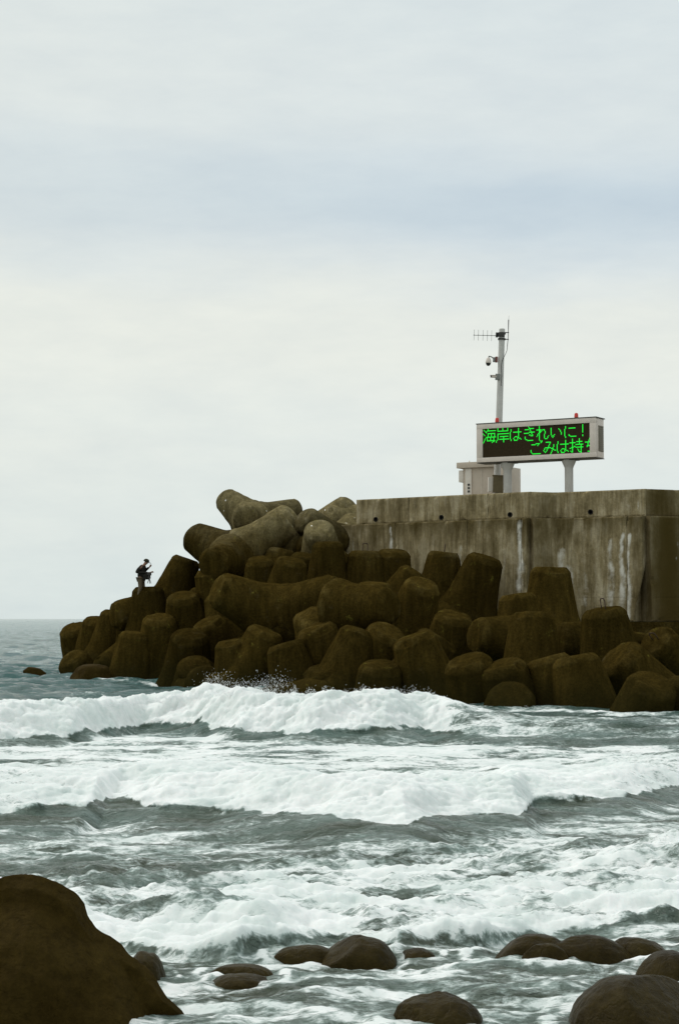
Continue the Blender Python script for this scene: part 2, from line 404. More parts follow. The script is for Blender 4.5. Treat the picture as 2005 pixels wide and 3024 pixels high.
def build_sea():
    cols = np.concatenate([np.linspace(-16000, -700, 34)[:-1], np.arange(-700, -60, 16), np.arange(-60, 2066, 4.6),
                           np.arange(2066, 2700, 16), np.linspace(2716, 18000, 34)])
    rows = np.concatenate([np.linspace(4.0, 10.2, 50)[:-1], np.arange(10.2, 24, 0.034), np.arange(24, 41, 0.05), np.arange(41, 92, 0.22),
                           92 * 1.011 ** np.arange(0, 135), 92 * 1.011 ** 135 * 1.045 ** np.arange(0, 115)])
    nr, nc = len(rows), len(cols)
    Y = np.repeat(rows[:, None], nc, 1); X = (cols[None, :] - PW / 2) / FP * Y
    PX = np.repeat(cols[None, :], nr, 0)
    Z = np.zeros_like(Y)
    near = 1 - sstep(60, 400, Y)
    # open sea chop
    far_f = sstep(44, 62, Y) * (1 - sstep(1500, 6000, Y))
    Z += far_f * 0.20 * fbm(X / 9.0, Y / 5.0, 4, 3)
    Z += far_f * 0.42 * fbm(X / 3.0, Y / 1.7, 4, 5) * (1 - sstep(200, 600, Y))
    Z += (1 - sstep(38, 60, Y)) * (0.10 * fbm(X / 2.4, Y / 0.9, 3, 9) + 0.065 * fbm(X / 0.8, Y / 0.32, 4, 21))
    ncl = 1 - sstep(16, 24, Y)
    Z += (1 - sstep(12.5, 16.5, Y)) * 0.016 * fbm(X / 0.20, Y / 0.075, 3, 27)
    Z += ncl * 0.045 * fbm(X / 0.42, Y / 0.17, 4, 25)
    foam = np.zeros_like(Z); fresh = np.zeros_like(Z)
    streak = fbm(X / 2.2, Y / 0.8, 5, 31, 0.6)
    fine = fbm(X / 0.6, Y / 0.3, 4, 37, 0.6)
    # whitecaps on the open water
    foam = np.maximum(foam, far_f * np.clip(0.22 + 1.0 * (fbm(X / 5.0, Y / 2.2, 4, 41, 0.6) - 0.05), 0, 0.5) * (1 - sstep(300, 900, Y)))
    # --- wave 1 (farthest breaker)
    x1, y1 = curve_from([(-900, 2225), (-300, 2215), (0, 2203), (200, 2196), (330, 2178), (420, 2163), (560, 2168), (700, 2186), (900, 2194),
                         (1100, 2192), (1250, 2186), (1400, 2196), (1700, 2206), (2005, 2206), (2300, 2206), (3200, 2206)])
    Yf = np.interp(X, x1, y1)
    d = Y - Yf
    d1 = d + 0.35 * fbm(X / 1.6, Y / 3.0, 3, 51)
    pxs = PW / 2 + X / Yf * FP
    H1 = np.interp(pxs, [-900, -300, 0, 150, 300, 480, 600, 720, 850, 1000, 1100, 1250, 1330, 1420, 1560, 1750, 2005, 2600],
                   [0.6, 0.72, 0.80, 0.83, 0.80, 0.84, 0.95, 0.98, 0.95, 0.98, 0.95, 0.93, 0.86, 0.66, 0.52, 0.47, 0.46, 0.4])
    rise = sstep(-0.9, 0.25, d1) * 0.22 + sstep(0.0, 1.7, d1) * 0.78
    prof = rise * np.where(d1 > 1.7, np.exp(-((np.maximum(d1, 1.7) - 1.7) / 3.2) ** 2), 1.0)
    Z += 0.88 * H1 * prof
    brk = 1 - sstep(1270, 1400, pxs + 60 * fine)           # broken part
    f1 = sstep(0.0, 0.30, d1 + 0.25 * fine) * (1 - sstep(3.5, 9, d1))
    foam = np.maximum(foam, f1 * (brk * 1.0 + (1 - brk) * (0.42 + 0.60 * np.clip(streak + 0.1, -0.2, 0.5))))
    fresh = np.maximum(fresh, f1 * brk * H1)
    # --- wave 2
    x2, y2 = curve_from([(-900, 2452), (-300, 2452), (0, 2446), (150, 2440), (250, 2440), (330, 2416), (400, 2424), (480, 2444), (620, 2440), (760, 2458),
                         (900, 2472), (1000, 2484), (1200, 2496), (1310, 2468), (1400, 2460), (1540, 2452), (1580, 2412), (1700, 2410),
                         (1850, 2397), (2005, 2352), (2300, 2332), (3200, 2332)])
    Yf2 = np.interp(X, x2, y2)
    e2 = Y - Yf2 + 0.16 * fbm(X / 0.9, Y / 2.0, 4, 61)
    px2 = PW / 2 + X / Yf2 * FP
    H2 = np.interp(px2, [-900, 0, 300, 600, 900, 1200, 1500, 1700, 2005, 2600], [0.4, 0.46, 0.48, 0.50, 0.52, 0.50, 0.44, 0.36, 0.34, 0.3])
    rise2 = sstep(-1.5, 0.1, e2) * 0.40 + sstep(0.0, 1.5, e2) * 0.60
    prof2 = rise2 * np.where(e2 > 1.5, np.exp(-((np.maximum(e2, 1.5) - 1.5) / 3.4) ** 2), 1.0)
    Z += H2 * prof2
    f2 = sstep(-0.02, 0.18, e2 + 0.16 * fine)
    back2 = 1 - sstep(3.2, 7.5, e2)
    thin2 = np.interp(px2, [-900, 0, 350, 1500, 1750, 2100], [0.72, 0.72, 0.95, 1.0, 0.85, 0.62])
    foam = np.maximum(foam, f2 * back2 * thin2)
    fresh = np.maximum(fresh, f2 * back2 * thin2 * 0.55)
    # foam carpet between wave 2 and wave 1
    carpet = f2 * (1 - 0.55 * sstep(-1.2, -0.1, d))* (1 - sstep(0.0, 0.3, d))
    foam = np.maximum(foam, carpet * np.clip(0.70 + 0.75 * streak + 0.25 * fine, 0, 0.98))
    # thin foam just in front of wave 2 on the left
    w12 = (1 - f2) * sstep(-7, -2.0, e2) * (1 - 0.45 * sstep(-1.3, -0.3, e2))
    foam = np.maximum(foam, w12 * np.clip(0.53 + 0.58 * fbm(X / 1.4, Y / 0.5, 5, 71, 0.62), 0, 0.8))
    # --- wave 3 (near white water, lumpy)
    x3, y3 = curve_from([(-900, 2790), (0, 2790), (300, 2800), (500, 2826), (700, 2834), (830, 2812), (1000, 2792), (1170, 2822), (1400, 2796), (1560, 2768),
                         (1700, 2756), (2005, 2740), (2300, 2720), (3200, 2720)])
    Yf3 = np.interp(X, x3, y3)
    g3 = Y - Yf3 + 0.14 * fbm(X / 0.5, Y / 1.2, 4, 81)
    px3 = PW / 2 + X / Yf3 * FP
    H3 = np.interp(px3, [-900, 250, 500, 800, 1000, 1300, 1700, 2005, 2600], [0.10, 0.10, 0.11, 0.12, 0.13, 0.12, 0.12, 0.15, 0.15])
    prof3 = sstep(-0.25, 0.75, g3) * np.where(g3 > 0.75, np.exp(-((np.maximum(g3, 0.75) - 0.75) / 3.6) ** 2), 1.0)
    Z += H3 * prof3
    reach = np.interp(px3, [-900, 250, 600, 900, 1300, 1700, 2005, 2600], [3.0, 3.0, 3.8, 4.4, 4.8, 4.6, 4.4, 4.4])
    cover = np.clip(1.05 - g3 / reach * 0.75, 0, 1)
    f3 = sstep(-0.03, 0.12, g3 + 0.14 * fine)
    lumps = puff(X / 1.1, Y / 0.8, 4, 85)
    patch = fbm(X / 1.3, Y / 0.7, 4, 87, 0.6)
    foam = np.maximum(foam, f3 * np.clip(0.30 + 0.50 * cover + 0.55 * patch + 0.5 * (lumps - 0.3) + 0.25 * fine, 0, 1) * (1 - 0.75 * sstep(reach * 0.9, reach * 1.3, g3 + 1.2 * patch)))
    ridge3 = puff(X / 1.6, Y / 0.75, 3, 89)
    Z += f3 * (1 - sstep(reach, reach * 1.3, g3)) * 0.16 * (ridge3 - 0.3)
    Z += f3 * (1 - sstep(reach, reach * 1.3, g3)) * 0.055 * (puff(X / 0.30, Y / 0.22, 4, 90) - 0.3)
    fresh = np.maximum(fresh, f3 * cover * 0.26)
    # crest lifting at the right edge
    cr = np.exp(-((Y - 17.2) / 0.55) ** 2) * sstep(1500, 2050, PX)
    Z += cr * 0.20; foam = np.maximum(foam, cr * 0.95); fresh = np.maximum(fresh, cr * 0.3)
    # a small curl on the left between wave 2 and the rock
    cp = ground(245, 2545); cw = np.exp(-((X - cp.x) / 0.26) ** 2 - ((Y - cp.y) / 0.16) ** 2) * np.clip(0.7 + 0.9 * fine, 0, 1.2)
    Z += cw * 0.10; foam = np.maximum(foam, 0.85 * sstep(0.30, 0.9, cw + 0.55 * fine)); fresh = np.maximum(fresh, cw * 0.3)
    # near water between the boulders: broken foam lace
    nr3 = (1 - f3)
    lace = np.clip(0.49 + 0.72 * fbm(X / 0.75, Y / 0.22, 5, 91, 0.62), 0, 0.75)
    foam = np.maximum(foam, nr3 * (Y < Yf3 + 0.3) * lace)
    fd = np.interp(PX, [130, 200, 320, 600, 900, 1300, 1450, 2000, 2300], [80, 78, 72, 66, 61, 55, 51, 48, 47])
    surf = np.exp(-((Y - fd + 2.0) / 2.2) ** 2) * (PX > 120)
    foam = np.maximum(foam, surf * np.clip(0.55 + 0.8 * fbm(X / 1.6, Y / 1.1, 4, 93, 0.6), 0, 0.9))
    Z += surf * 0.10 * fbm(X / 0.7, Y / 0.7, 4, 94)
    for (lb, bx, bt, bb, bw, bd, sd_, sk) in BL:
        c = ground(bx, bb); rx_ = bw * 1.1 * c.y / FP
        rr = np.sqrt(((X - c.x) / (rx_ * 1.05)) ** 2 + ((Y - c.y - bd * 0.75) / (bd * 1.2)) ** 2)
        ring = np.exp(-((rr - 1.12) / 0.22) ** 2)
        foam = np.maximum(foam, ring * np.clip(0.62 + 0.9 * fine, 0, 0.95))
        Z += 0.03 * ring * (0.5 + fine)
    # lumpy relief on fresh white water
    b1 = puff(X / 1.5 + 0.3 * fine, Y / 1.3, 5, 95, 0.55); b2 = puff(X / 0.34, Y / 0.34, 4, 99, 0.55)
    Z += fresh * (0.28 * (b1 - 0.36) + 0.075 * (b2 - 0.3))
    Z += fresh * 0.018 * fbm(X / 0.10, Y / 0.12, 2, 103)
    Yd = Y - fresh * (0.22 * (b1 - 0.3) + 0.05 * b2)        # rollers bulge towards the shore
    silt = np.clip(1 - sstep(20, 60, Y) * 0.6 + 0.25 * streak, 0, 1) * (1 - 0.7 * sstep(48, 75, Y))
    V = np.stack([X, Yd, Z], -1).reshape(-1, 3)
    me = np_mesh('sea', V, grid_faces(nr, nc))
    attr(me, 'foam', foam); attr(me, 'silt', silt)
    smooth(me)
    o = obj('sea', me, sea_mat()); tag(o, kind='structure')
    return (rows, cols, Z, Yf, Yf2)
SEA = build_sea()
def sea_z(x, y):
    rows, cols, Z = SEA[:3]
    i = int(np.clip(np.searchsorted(rows, y), 0, len(rows) - 1)); j = int(np.clip(np.searchsorted(cols, x / y * FP + PW / 2), 0, len(cols) - 1))
    return float(Z[i, j])

# spray thrown off the crests: uncountable droplets
def build_spray():
    rng = np.random.default_rng(11)
    octa = np.array([(1, 0, 0), (-1, 0, 0), (0, 1, 0), (0, -1, 0), (0, 0, 1), (0, 0, -1)], float)
    of = np.array([(0, 2, 4), (2, 1, 4), (1, 3, 4), (3, 0, 4), (2, 0, 5), (1, 2, 5), (3, 1, 5), (0, 3, 5)])
    C, S = [], []
    def put(px, py, Y, s):
        C.append(at(px, py, Y)); S.append(s)
    # ragged top of the far breaker
    for k in range(7000):
        px = rng.uniform(0, 1330)
        top = np.interp(px, [0, 150, 300, 480, 600, 700, 850, 1000, 1100, 1250, 1330], [2074, 2068, 2072, 2062, 2044, 2036, 2048, 2042, 2046, 2052, 2076])
        jag = perlin(np.array([px / 26.0]), np.array([0.3]), 5)[0] * 22 + perlin(np.array([px / 8.0]), np.array([1.3]), 8)[0] * 9
        up = abs(rng.normal(0, 1)) * (9 if px > 480 else 5)
        put(px + rng.normal(0, 2), top + 14 - max(jag, -4) * (1.0 if px > 480 else 0.5) - up, rng.uniform(37.4, 38.4), rng.uniform(0.003, 0.009))
    for cx, cy, n, sx, sy in ((640, 2015, 420, 24, 15), (800, 2020, 520, 32, 15), (720, 2026, 300, 40, 9), (1190, 2042, 200, 40, 8)):
        for k in range(n): put(rng.normal(cx, sx), rng.normal(cy, sy), rng.uniform(37.6, 38.4), rng.uniform(0.0025, 0.0075))
    # splash at the right edge in front of the near white water
    for cx, cy, n, sx, sy in ((1960, 2475, 50, 14, 12), (1985, 2500, 50, 16, 14), (1998, 2545, 90, 22, 14), (1940, 2540, 30, 20, 14)):
        for k in range(n): put(rng.normal(cx, sx), rng.normal(cy, sy), rng.uniform(16.6, 17.2) if cy < 2800 else 10.9, rng.uniform(0.002, 0.006))
    # surf thrown up against the right-hand armour blocks, in a few bursts
    for cx, n, sx in ((1560, 30, 30),):
        for k in range(n): put(rng.normal(cx, sx), 2094 - abs(rng.normal(0, 6)), rng.uniform(45.6, 46.6), rng.uniform(0.004, 0.010))
    C = np.array([tuple(c) for c in C]); S = np.array(S)
    V = (C[:, None, :] + octa[None] * S[:, None, None] * rng.uniform(0.7, 1.3, (len(C), 1, 3))).reshape(-1, 3)
    F = (of[None] + (np.arange(len(C)) * 6)[:, None, None]).reshape(-1, 3)
    o = obj('spray', np_mesh('spray', V, F), M['spray'], None, True)
    tag(o, 'white spray droplets thrown up along the breaking crests', 'spray', kind='stuff')
build_spray()

# ------------------------------------------------------------------ breakwater: added light-blocking core, deck, sea wall
def front_depth(px): return float(np.interp(px, [130, 200, 320, 600, 900, 1300, 1450, 2000, 2300], [80, 78, 72, 66, 61, 55, 51, 48, 47]))
def back_depth(px): return float(np.interp(px, [150, 400, 600, 1000, 1400, 1900, 2200], [84, 81, 79, 76.5, 72.5, 68, 66]))
def back_py(px): return float(np.interp(px, [150, 250, 400, 550, 700, 1000, 1300, 1700, 1900, 2000], [1850, 1820, 1730, 1630, 1480, 1500, 1620, 1680, 1800, 1820]))
def pile_depth(px, py):
    F_, B_ = front_depth(px), back_depth(px)
    pf = HOR + CAMZ * FP / F_; pb = back_py(px)
    k = (pf - py) / (pf - pb)
    return F_ + (B_ - F_) * max(0.0, min(1.1, (k - 0.30) / 0.70))

ZT, ZL = 7.48, 6.41          # top of parapet, top of lower wall
poly = [at(a, 1828, Y) for a, Y in ((1052, 77.7), (1566, 72.7), (1648, 73.1), (1907, 71.1), (2140, 72.6), (2400, 74.0))]
poly = [Vector((p.x, p.y, 0)) for p in poly]

def wall_panel(name, a, b, thick, z0, z1, out=0.0, stains=(), batter=0.0, parent=None, seed=0, curl=0.0):
    """a slab of wall from a to b: dense front face with relief, plain other faces"""
    d = (b - a); L = d.length; d = d / L; nrm = Vector((d.y, -d.x, 0))       # faces the sea (towards the camera)
    nu, nv = max(8, int(L / 0.06)), max(6, int((z1 - z0) / 0.06))
    u = np.linspace(0, L, nu + 1); v = np.linspace(0, z1 - z0, nv + 1)
    U, Vv = np.meshgrid(u, v)
    rel = 0.012 * fbm(U / 1.3 + seed * 7.7, Vv / 1.3, 4, 7 + seed) + 0.008 * fbm(U * 6, Vv * 2, 3, 77 + seed)
    board = 0.006 * (np.abs((Vv / 0.9) % 1.0 - 0.5) > 0.487)
    edge = np.minimum(np.minimum(U, L - U), np.minimum(Vv, (z1 - z0) - Vv)) ; ch = np.clip(1 - edge / 0.05, 0, 1)
    chip = np.clip(fbm(U * 1.7 + 3, Vv * 1.7, 3, 5 + seed) - 0.12, 0, 1) * np.clip(1 - edge / 0.14, 0, 1) * 0.25
    off = out + rel - board - 0.022 * ch - chip + batter * (1 - Vv / (z1 - z0))
    X = a.x + d.x * U + nrm.x * off; Yv = a.y + d.y * U + nrm.y * off
    Zv = z0 + Vv - 0.012 * ch * (Vv > (z1 - z0) * 0.5)
    if curl:
        # end of the wall tucks in towards its foot
        k = np.clip(1 - Vv / (0.45 * (z1 - z0)), 0, 1) ** 1.6 * (U / L) ** 3 * curl
        X = X - d.x * k; Yv = Yv - d.y * k
    front = np.stack([X, Yv, Zv], -1).reshape(-1, 3)
    F = grid_faces(nv + 1, nu + 1)
    st = np.zeros_like(U); gr = np.clip(0.30 * fbm(U / 0.5 + seed, Vv / 3.0, 4, 15 + seed) + 0.10, 0, 1)
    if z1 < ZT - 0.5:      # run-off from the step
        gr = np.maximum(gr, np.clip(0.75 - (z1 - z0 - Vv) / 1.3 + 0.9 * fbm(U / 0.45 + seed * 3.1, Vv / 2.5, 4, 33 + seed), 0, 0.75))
    for (su, w, zt, zb, s) in stains:
        wob = su + 0.05 * np.sin(Vv * 3 + seed) + 0.05 * fbm(Vv * 2.0 + su * 5, U * 0 + su, 3, 3)
        ww = w * (0.7 + 0.6 * np.clip((zt - (z0 + Vv)) / max(zt - zb, 0.1), 0, 1))
        band = np.exp(-((U - wob) / ww) ** 2) * sstep(zb - 0.15, zb + 0.2, z0 + Vv) * (1 - sstep(zt - 0.2, zt + 0.1, z0 + Vv))
        if s < 0: gr = np.maximum(gr, -s * band)  # negative strength darkens: dirt streaks and painted shade alike
        else: st = np.maximum(st, s * band * (0.6 + 0.55 * fbm(U * 5, Vv * 2.2, 4, 23 + seed)))
    # back, top, ends (separate corner vertices)
    n0 = len(front)
    bo = -thick
    back = [a + nrm * bo, b + nrm * bo]
    fl, fr = (nv) * (nu + 1), (nv) * (nu + 1) + nu
    V = np.concatenate([front, [(back[0].x, back[0].y, z0), (back[1].x, back[1].y, z0), (back[1].x, back[1].y, z1), (back[0].x, back[0].y, z1)]])
    quads = [tuple(q) for q in F]
    B0, B1, B2, B3 = n0, n0 + 1, n0 + 2, n0 + 3
    top = list(range(fl, fr + 1)); bot = list(range(0, nu + 1))
    left = [r * (nu + 1) for r in range(nv + 1)]; right = [r * (nu + 1) + nu for r in range(nv + 1)]
    quads.append(tuple(top + [B2, B3])); quads.append(tuple(bot[::-1] + [B0, B1]))
    quads.append(tuple(left + [B3, B0])); quads.append(tuple(right[::-1] + [B1, B2])); quads.append((B0, B3, B2, B1))
    me = mesh_from(name, V, quads)
    bm = bmesh.new(); bm.from_mesh(me); bmesh.ops.recalc_face_normals(bm, faces=bm.faces); bm.to_mesh(me); bm.free()
    attr(me, 'stain', np.concatenate([st.ravel(), np.zeros(4)])); attr(me, 'grime_shade', np.concatenate([gr.ravel(), np.zeros(4)]))
    return obj(name, me, M['wall'], parent)

def cut_holes(o, spots, nrm):
    bm = bmesh.new()
    for p in spots: add_tube(bm, p + nrm * 0.4, p - nrm * 0.5, 0.11, 0.11, 14)
    cm = bm_mesh('bore', bm); co_ = bpy.data.objects.new('bore', cm); COL.objects.link(co_)
    md = o.modifiers.new('b', 'BOOLEAN'); md.object = co_; md.operation = 'DIFFERENCE'; md.solver = 'EXACT'
    dg = bpy.context.evaluated_depsgraph_get(); me = bpy.data.meshes.new_from_object(o.evaluated_get(dg))
    o.modifiers.clear(); o.data = me
    bpy.data.objects.remove(co_)

def on_line(px, a, b):
    k = (px - PW / 2) / FP
    d = b - a
    s = (k * a.y - a.x) / (d.x - k * d.y)
    return s      # 0..1 along a->b

def build_wall():
    w = empty('sea_wall', (poly[0].x, poly[0].y, 0))
    tag(w, 'stepped concrete sea wall streaked with white stains, behind the concrete armour blocks', 'sea wall')
    inv = Matrix.Translation(-Vector(w.location))
    def own(o): o.data.transform(inv); o.parent = w; return o
    def zpy(py, Y): return CAMZ + (HOR - py) / FP * Y
    segs = [(0, 1), (1, 2), (2, 3), (3, 4), (4, 5)]
    gap = 0.018
    # joints of each straight run, by the picture's columns
    upper_cuts = {0: [1052, 1206, 1440, 1566], 1: [1566, 1648], 2: [1648, 1907], 3: [1907, 2140], 4: [2140, 2400]}
    lower_cuts = {0: [1010, 1180, 1392, 1552, 1566], 1: [1566, 1648], 2: [1648, 1862, 1907], 3: [1907, 2140], 4: [2140, 2400]}
    ustains_shade = {0: [(1225, .05, 7.4, 6.5, .5), (1463, .05, 7.3, 6.5, .6), (1075, .09, 7.0, 6.45, .4), (1415, .10, 7.4, 6.4, .25), (1120, .3, 7.5, 6.4, -.35), (1320, .5, 7.5, 6.4, -.25)],
               1: [(1620, .5, 7.5, 6.4, -.5)], 2: [(1712, .05, 7.4, 6.9, .6), (1870, .20, 7.0, 6.55, .6), (1900, .06, 7.2, 6.6, .7), (1765, .05, 7.2, 6.7, .4), (1690, .3, 7.5, 6.4, -.2)],  # the short turned run gets its shade as dark colour
               3: [(1950, 1.2, 7.6, 6.3, -.9), (2080, 1.2, 7.6, 6.3, -.9)], 4: []}  # right-end parapet faces away, its shade is painted dark
    lstains_shade = {0: [(1055, .10, 6.3, 5.0, .55), (1168, .10, 6.4, 5.2, 1.0), (1125, .08, 6.3, 5.0, .45), (1370, .16, 5.5, 3.8, .8), (1400, .10, 5.3, 3.8, .7), (1548, .17, 6.4, 3.4, 1.1), (1500, .12, 5.4, 3.6, .6),
                   (1290, .5, 6.4, 5.3, -.25), (1210, .25, 6.4, 4, -.3), (1468, .2, 6.4, 4, -.55), (1090, .3, 6.4, 4, -.2), (1030, .15, 6.4, 4, -.3)],
               1: [(1600, .5, 6.4, 3, -.6), (1575, .4, 6.4, 3, -.4)],  # shade of the turned run, painted into its colour
               2: [(1690, .30, 5.3, 3.2, 1.0), (1710, .24, 4.6, 2.6, 1.0), (1665, .25, 5.1, 4.3, .6), (1866, .14, 5.8, 2.3, 1.15), (1832, .20, 5.6, 2.3, .85), (1756, .18, 4.3, 2.8, .75), (1786, .25, 5.6, 2.4, .35), (1735, .2, 5.0, 2.4, .4),
                   (1894, .22, 6.4, 2.3, -.5), (1740, .3, 6.4, 5.2, -.3), (1800, .3, 6.4, 5.4, -.3)],
               3: [(1960, 1.6, 6.5, 2.2, -1.0), (2100, 1.6, 6.5, 2.2, -1.0), (1978, .06, 4.9, 4.6, .9), (1992, .06, 5.5, 4.9, .9), (1986, .05, 5.5, 5.1, .7)], 4: [(2250, 2.5, 6.5, 2.2, -1.0)]}  # faces turned right: broad dark entries paint in their shade
    drains = {0: [(1110, 1534), (1304, 1528), (1507, 1520)], 2: [(1745, 1512)]}
    for si, (i, j) in enumerate(segs):
        a, b = poly[i], poly[j]; L = (b - a).length; d = (b - a).normalized(); nrm = Vector((d.y, -d.x, 0))
        def run(cuts, stains, z0, z1, thick, out, nm, batter=0, curl=0.0):
            res = []
            for q in range(len(cuts) - 1):
                s0, s1 = on_line(cuts[q], a, b) * L, on_line(cuts[q + 1], a, b) * L
                A, B = a + d * (s0 + (gap if q else (-0.25 if si == 2 else -0.004))), a + d * (s1 + ((0.25 if si == 1 else 0.004) if q == len(cuts) - 2 else 0.0))
                ss = [(on_line(px, a, b) * L - s0, w_, zt, zb, s) for (px, w_, zt, zb, s) in stains]
                last = q == len(cuts) - 2
                res.append(((s0, s1), wall_panel(nm, A, B, thick, z0, z1, out, ss, batter, None, si * 10 + q + int(z0), curl if last else 0.0)))
            return res
        ups = run(upper_cuts[si], ustains_shade[si], ZL + 0.002, ZT, 0.55, 0.0, 'parapet_panel')
        for (px, py) in drains.get(si, []):
            s = on_line(px, a, b) * L; p = a + d * s; zc = CAMZ + (HOR - py) / FP * p.y
            for (s0, s1), o in ups:
                if s0 < s < s1: cut_holes(o, [Vector((p.x, p.y, zc))], nrm)
            bm = bmesh.new()
            prof = [(0.085, -0.45), (0.105, -0.45), (0.105, 0.035), (0.085, 0.035), (0.085, -0.44)]
            m4 = Matrix.Translation((p.x, p.y, zc)) @ nrm.to_track_quat('Z', 'Y').to_matrix().to_4x4()
            add_lathe(bm, prof, 14, m4)
            own(obj('drain_pipe', bm_mesh('drain_pipe', bm), M['hole']))
        for _, o in ups: own(o)
        for _, o in run(lower_cuts[si], lstains_shade[si], 1.2 if si < 2 else 2.30, ZL, 1.2, 0.34, 'wall_panel', 0.10, 0.55 if si == 2 else 0.0): own(o)
    return w
build_wall()

def prism(name, pts, z0, z1, mat):
    bm = bmesh.new()
    lo = [bm.verts.new((p[0], p[1], z0)) for p in pts]; hi = [bm.verts.new((p[0], p[1], z1)) for p in pts]
    n = len(pts)
    for k in range(n): bm.faces.new((lo[k], lo[(k + 1) % n], hi[(k + 1) % n], hi[k]))
    bm.faces.new(hi); bm.faces.new(lo[::-1])
    o = obj(name, bm_mesh(name, bm), mat); tag(o, kind='structure'); return o
# deck behind the parapet, and the low footing ledge in front of the wall on the right
fr = [Vector((p.x, p.y, 0)) + Vector((0.15, 0.75, 0)) for p in poly]
prism('breakwater_deck', [(p.x, p.y) for p in fr] + [(fr[-1].x + 4, fr[-1].y + 14), (fr[0].x + 3.5, fr[0].y + 10)], 0.5, 6.46, M['deck'])
lg = [at(1820, 1828, 69.6), at(1950, 1828, 68.6), at(2400, 1828, 70.5), at(2400, 1828, 73.4), at(1905, 1828, 71.6), at(1800, 1828, 72.2)]
prism('footing_ledge', [(p.x, p.y) for p in lg], 0.6, 2.28, M['armour'])

# added light-blocking core under the armour so no daylight shows through the gaps
def build_core():
    pxs = np.linspace(250, 2350, 90); ks = np.linspace(0, 1, 46)
    V = []
    for k in ks:
        for px in pxs:
            F_, B_ = front_depth(px), back_depth(px)
            pf = HOR + CAMZ * FP / F_; pb = back_py(px) + np.interp(px, [150, 500, 800, 2000], [75, 100, 60, 80])
            Yy = F_ + 4.2 + (B_ + 2.0 - F_ - 4.2) * k
            py = pf + 10 + (pb - pf - 10) * k ** 0.75
            p = at(px, py, Yy); V.append((p.x, p.y, p.z - 1.3))
    nk = len(ks)
    V = np.array(V)
    V[:, 2] += 0.35 * fbm(V[:, 0] / 0.9, V[:, 1] / 0.9, 4, 5)
    Vb = V[-len(pxs):].copy(); Vb[:, 1] += 3.0; Vb[:, 2] = -2
    Vf = V[:len(pxs)].copy(); Vf[:, 1] -= 0.3; Vf[:, 2] = -1.5
    V = np.concatenate([Vf, V, Vb])
    o = obj('light_block_core', np_mesh('light_block_core', V, grid_faces(nk + 2, len(pxs))), M['core'], None, False)
    tag(o, kind='structure')
build_core()

# ------------------------------------------------------------------ concrete armour blocks (four-legged)
ARM, RT, RR = 2.6, 0.67, 1.07
def leg_mesh(seed):
    prof = [(0.001, 0.0)]
    for s in np.linspace(0.0, ARM - 0.24, 15):
        r = RR + (RT - RR) * s / (ARM - 0.24) + 0.13 * math.exp(-((s - 0.5) / 0.35) ** 2) - 0.45 * math.exp(-(s / 0.25) ** 2)
        prof.append((r, s))
    prof += [(RT, ARM - 0.20), (RT - 0.012, ARM - 0.17), (RT - 0.05, ARM - 0.11), (RT - 0.14, ARM - 0.02), (RT - 0.17, ARM), (RT * 0.35, ARM + 0.004), (0.001, ARM + 0.004)]
    seg = 36
    prof = np.array(prof); a = np.linspace(0, 2 * math.pi, seg, endpoint=False)
    V = np.stack([prof[:, 0][:, None] * np.cos(a), prof[:, 0][:, None] * np.sin(a), np.repeat(prof[:, 1][:, None], seg, 1)], -1).reshape(-1, 3)
    nz = noise3(V, 0.9, seed * 31) * 0.036 + noise3(V, 3.1, seed * 57 + 5) * 0.024
    rim = np.exp(-((V[:, 2] - (ARM - 0.10)) / 0.12) ** 2)
    nz = nz - rim * np.clip(noise3(V, 2.1, seed * 83 + 9) - 0.08, 0, 1) * 0.20
    rad = V[:, :2] / np.maximum(np.linalg.norm(V[:, :2], axis=1)[:, None], 0.05)
    V[:, :2] += rad * nz[:, None]; V[:, 2] += nz * (V[:, 2] > ARM - 0.2) * 0.8
    F = grid_faces(len(prof), seg, True)
    me = np_mesh('armour_leg', V, F); smooth(me); me.materials.append(M['armour'])
    return me
LEGS = [leg_mesh(k + 1) for k in range(5)]
def loop_mesh():
    bm = bmesh.new()
    pts = [Vector((-0.13, 0, -0.05)), Vector((-0.13, 0, 0.30)), Vector((-0.09, 0, 0.37)), Vector((0.09, 0, 0.37)), Vector((0.13, 0, 0.30)), Vector((0.13, 0, -0.05))]
    add_path(bm, pts, 0.022, 8)
    me = bm_mesh('lifting_loop', bm); smooth(me); me.materials.append(M['rust']); return me
LOOP = loop_mesh()
rngT = random.Random(3)

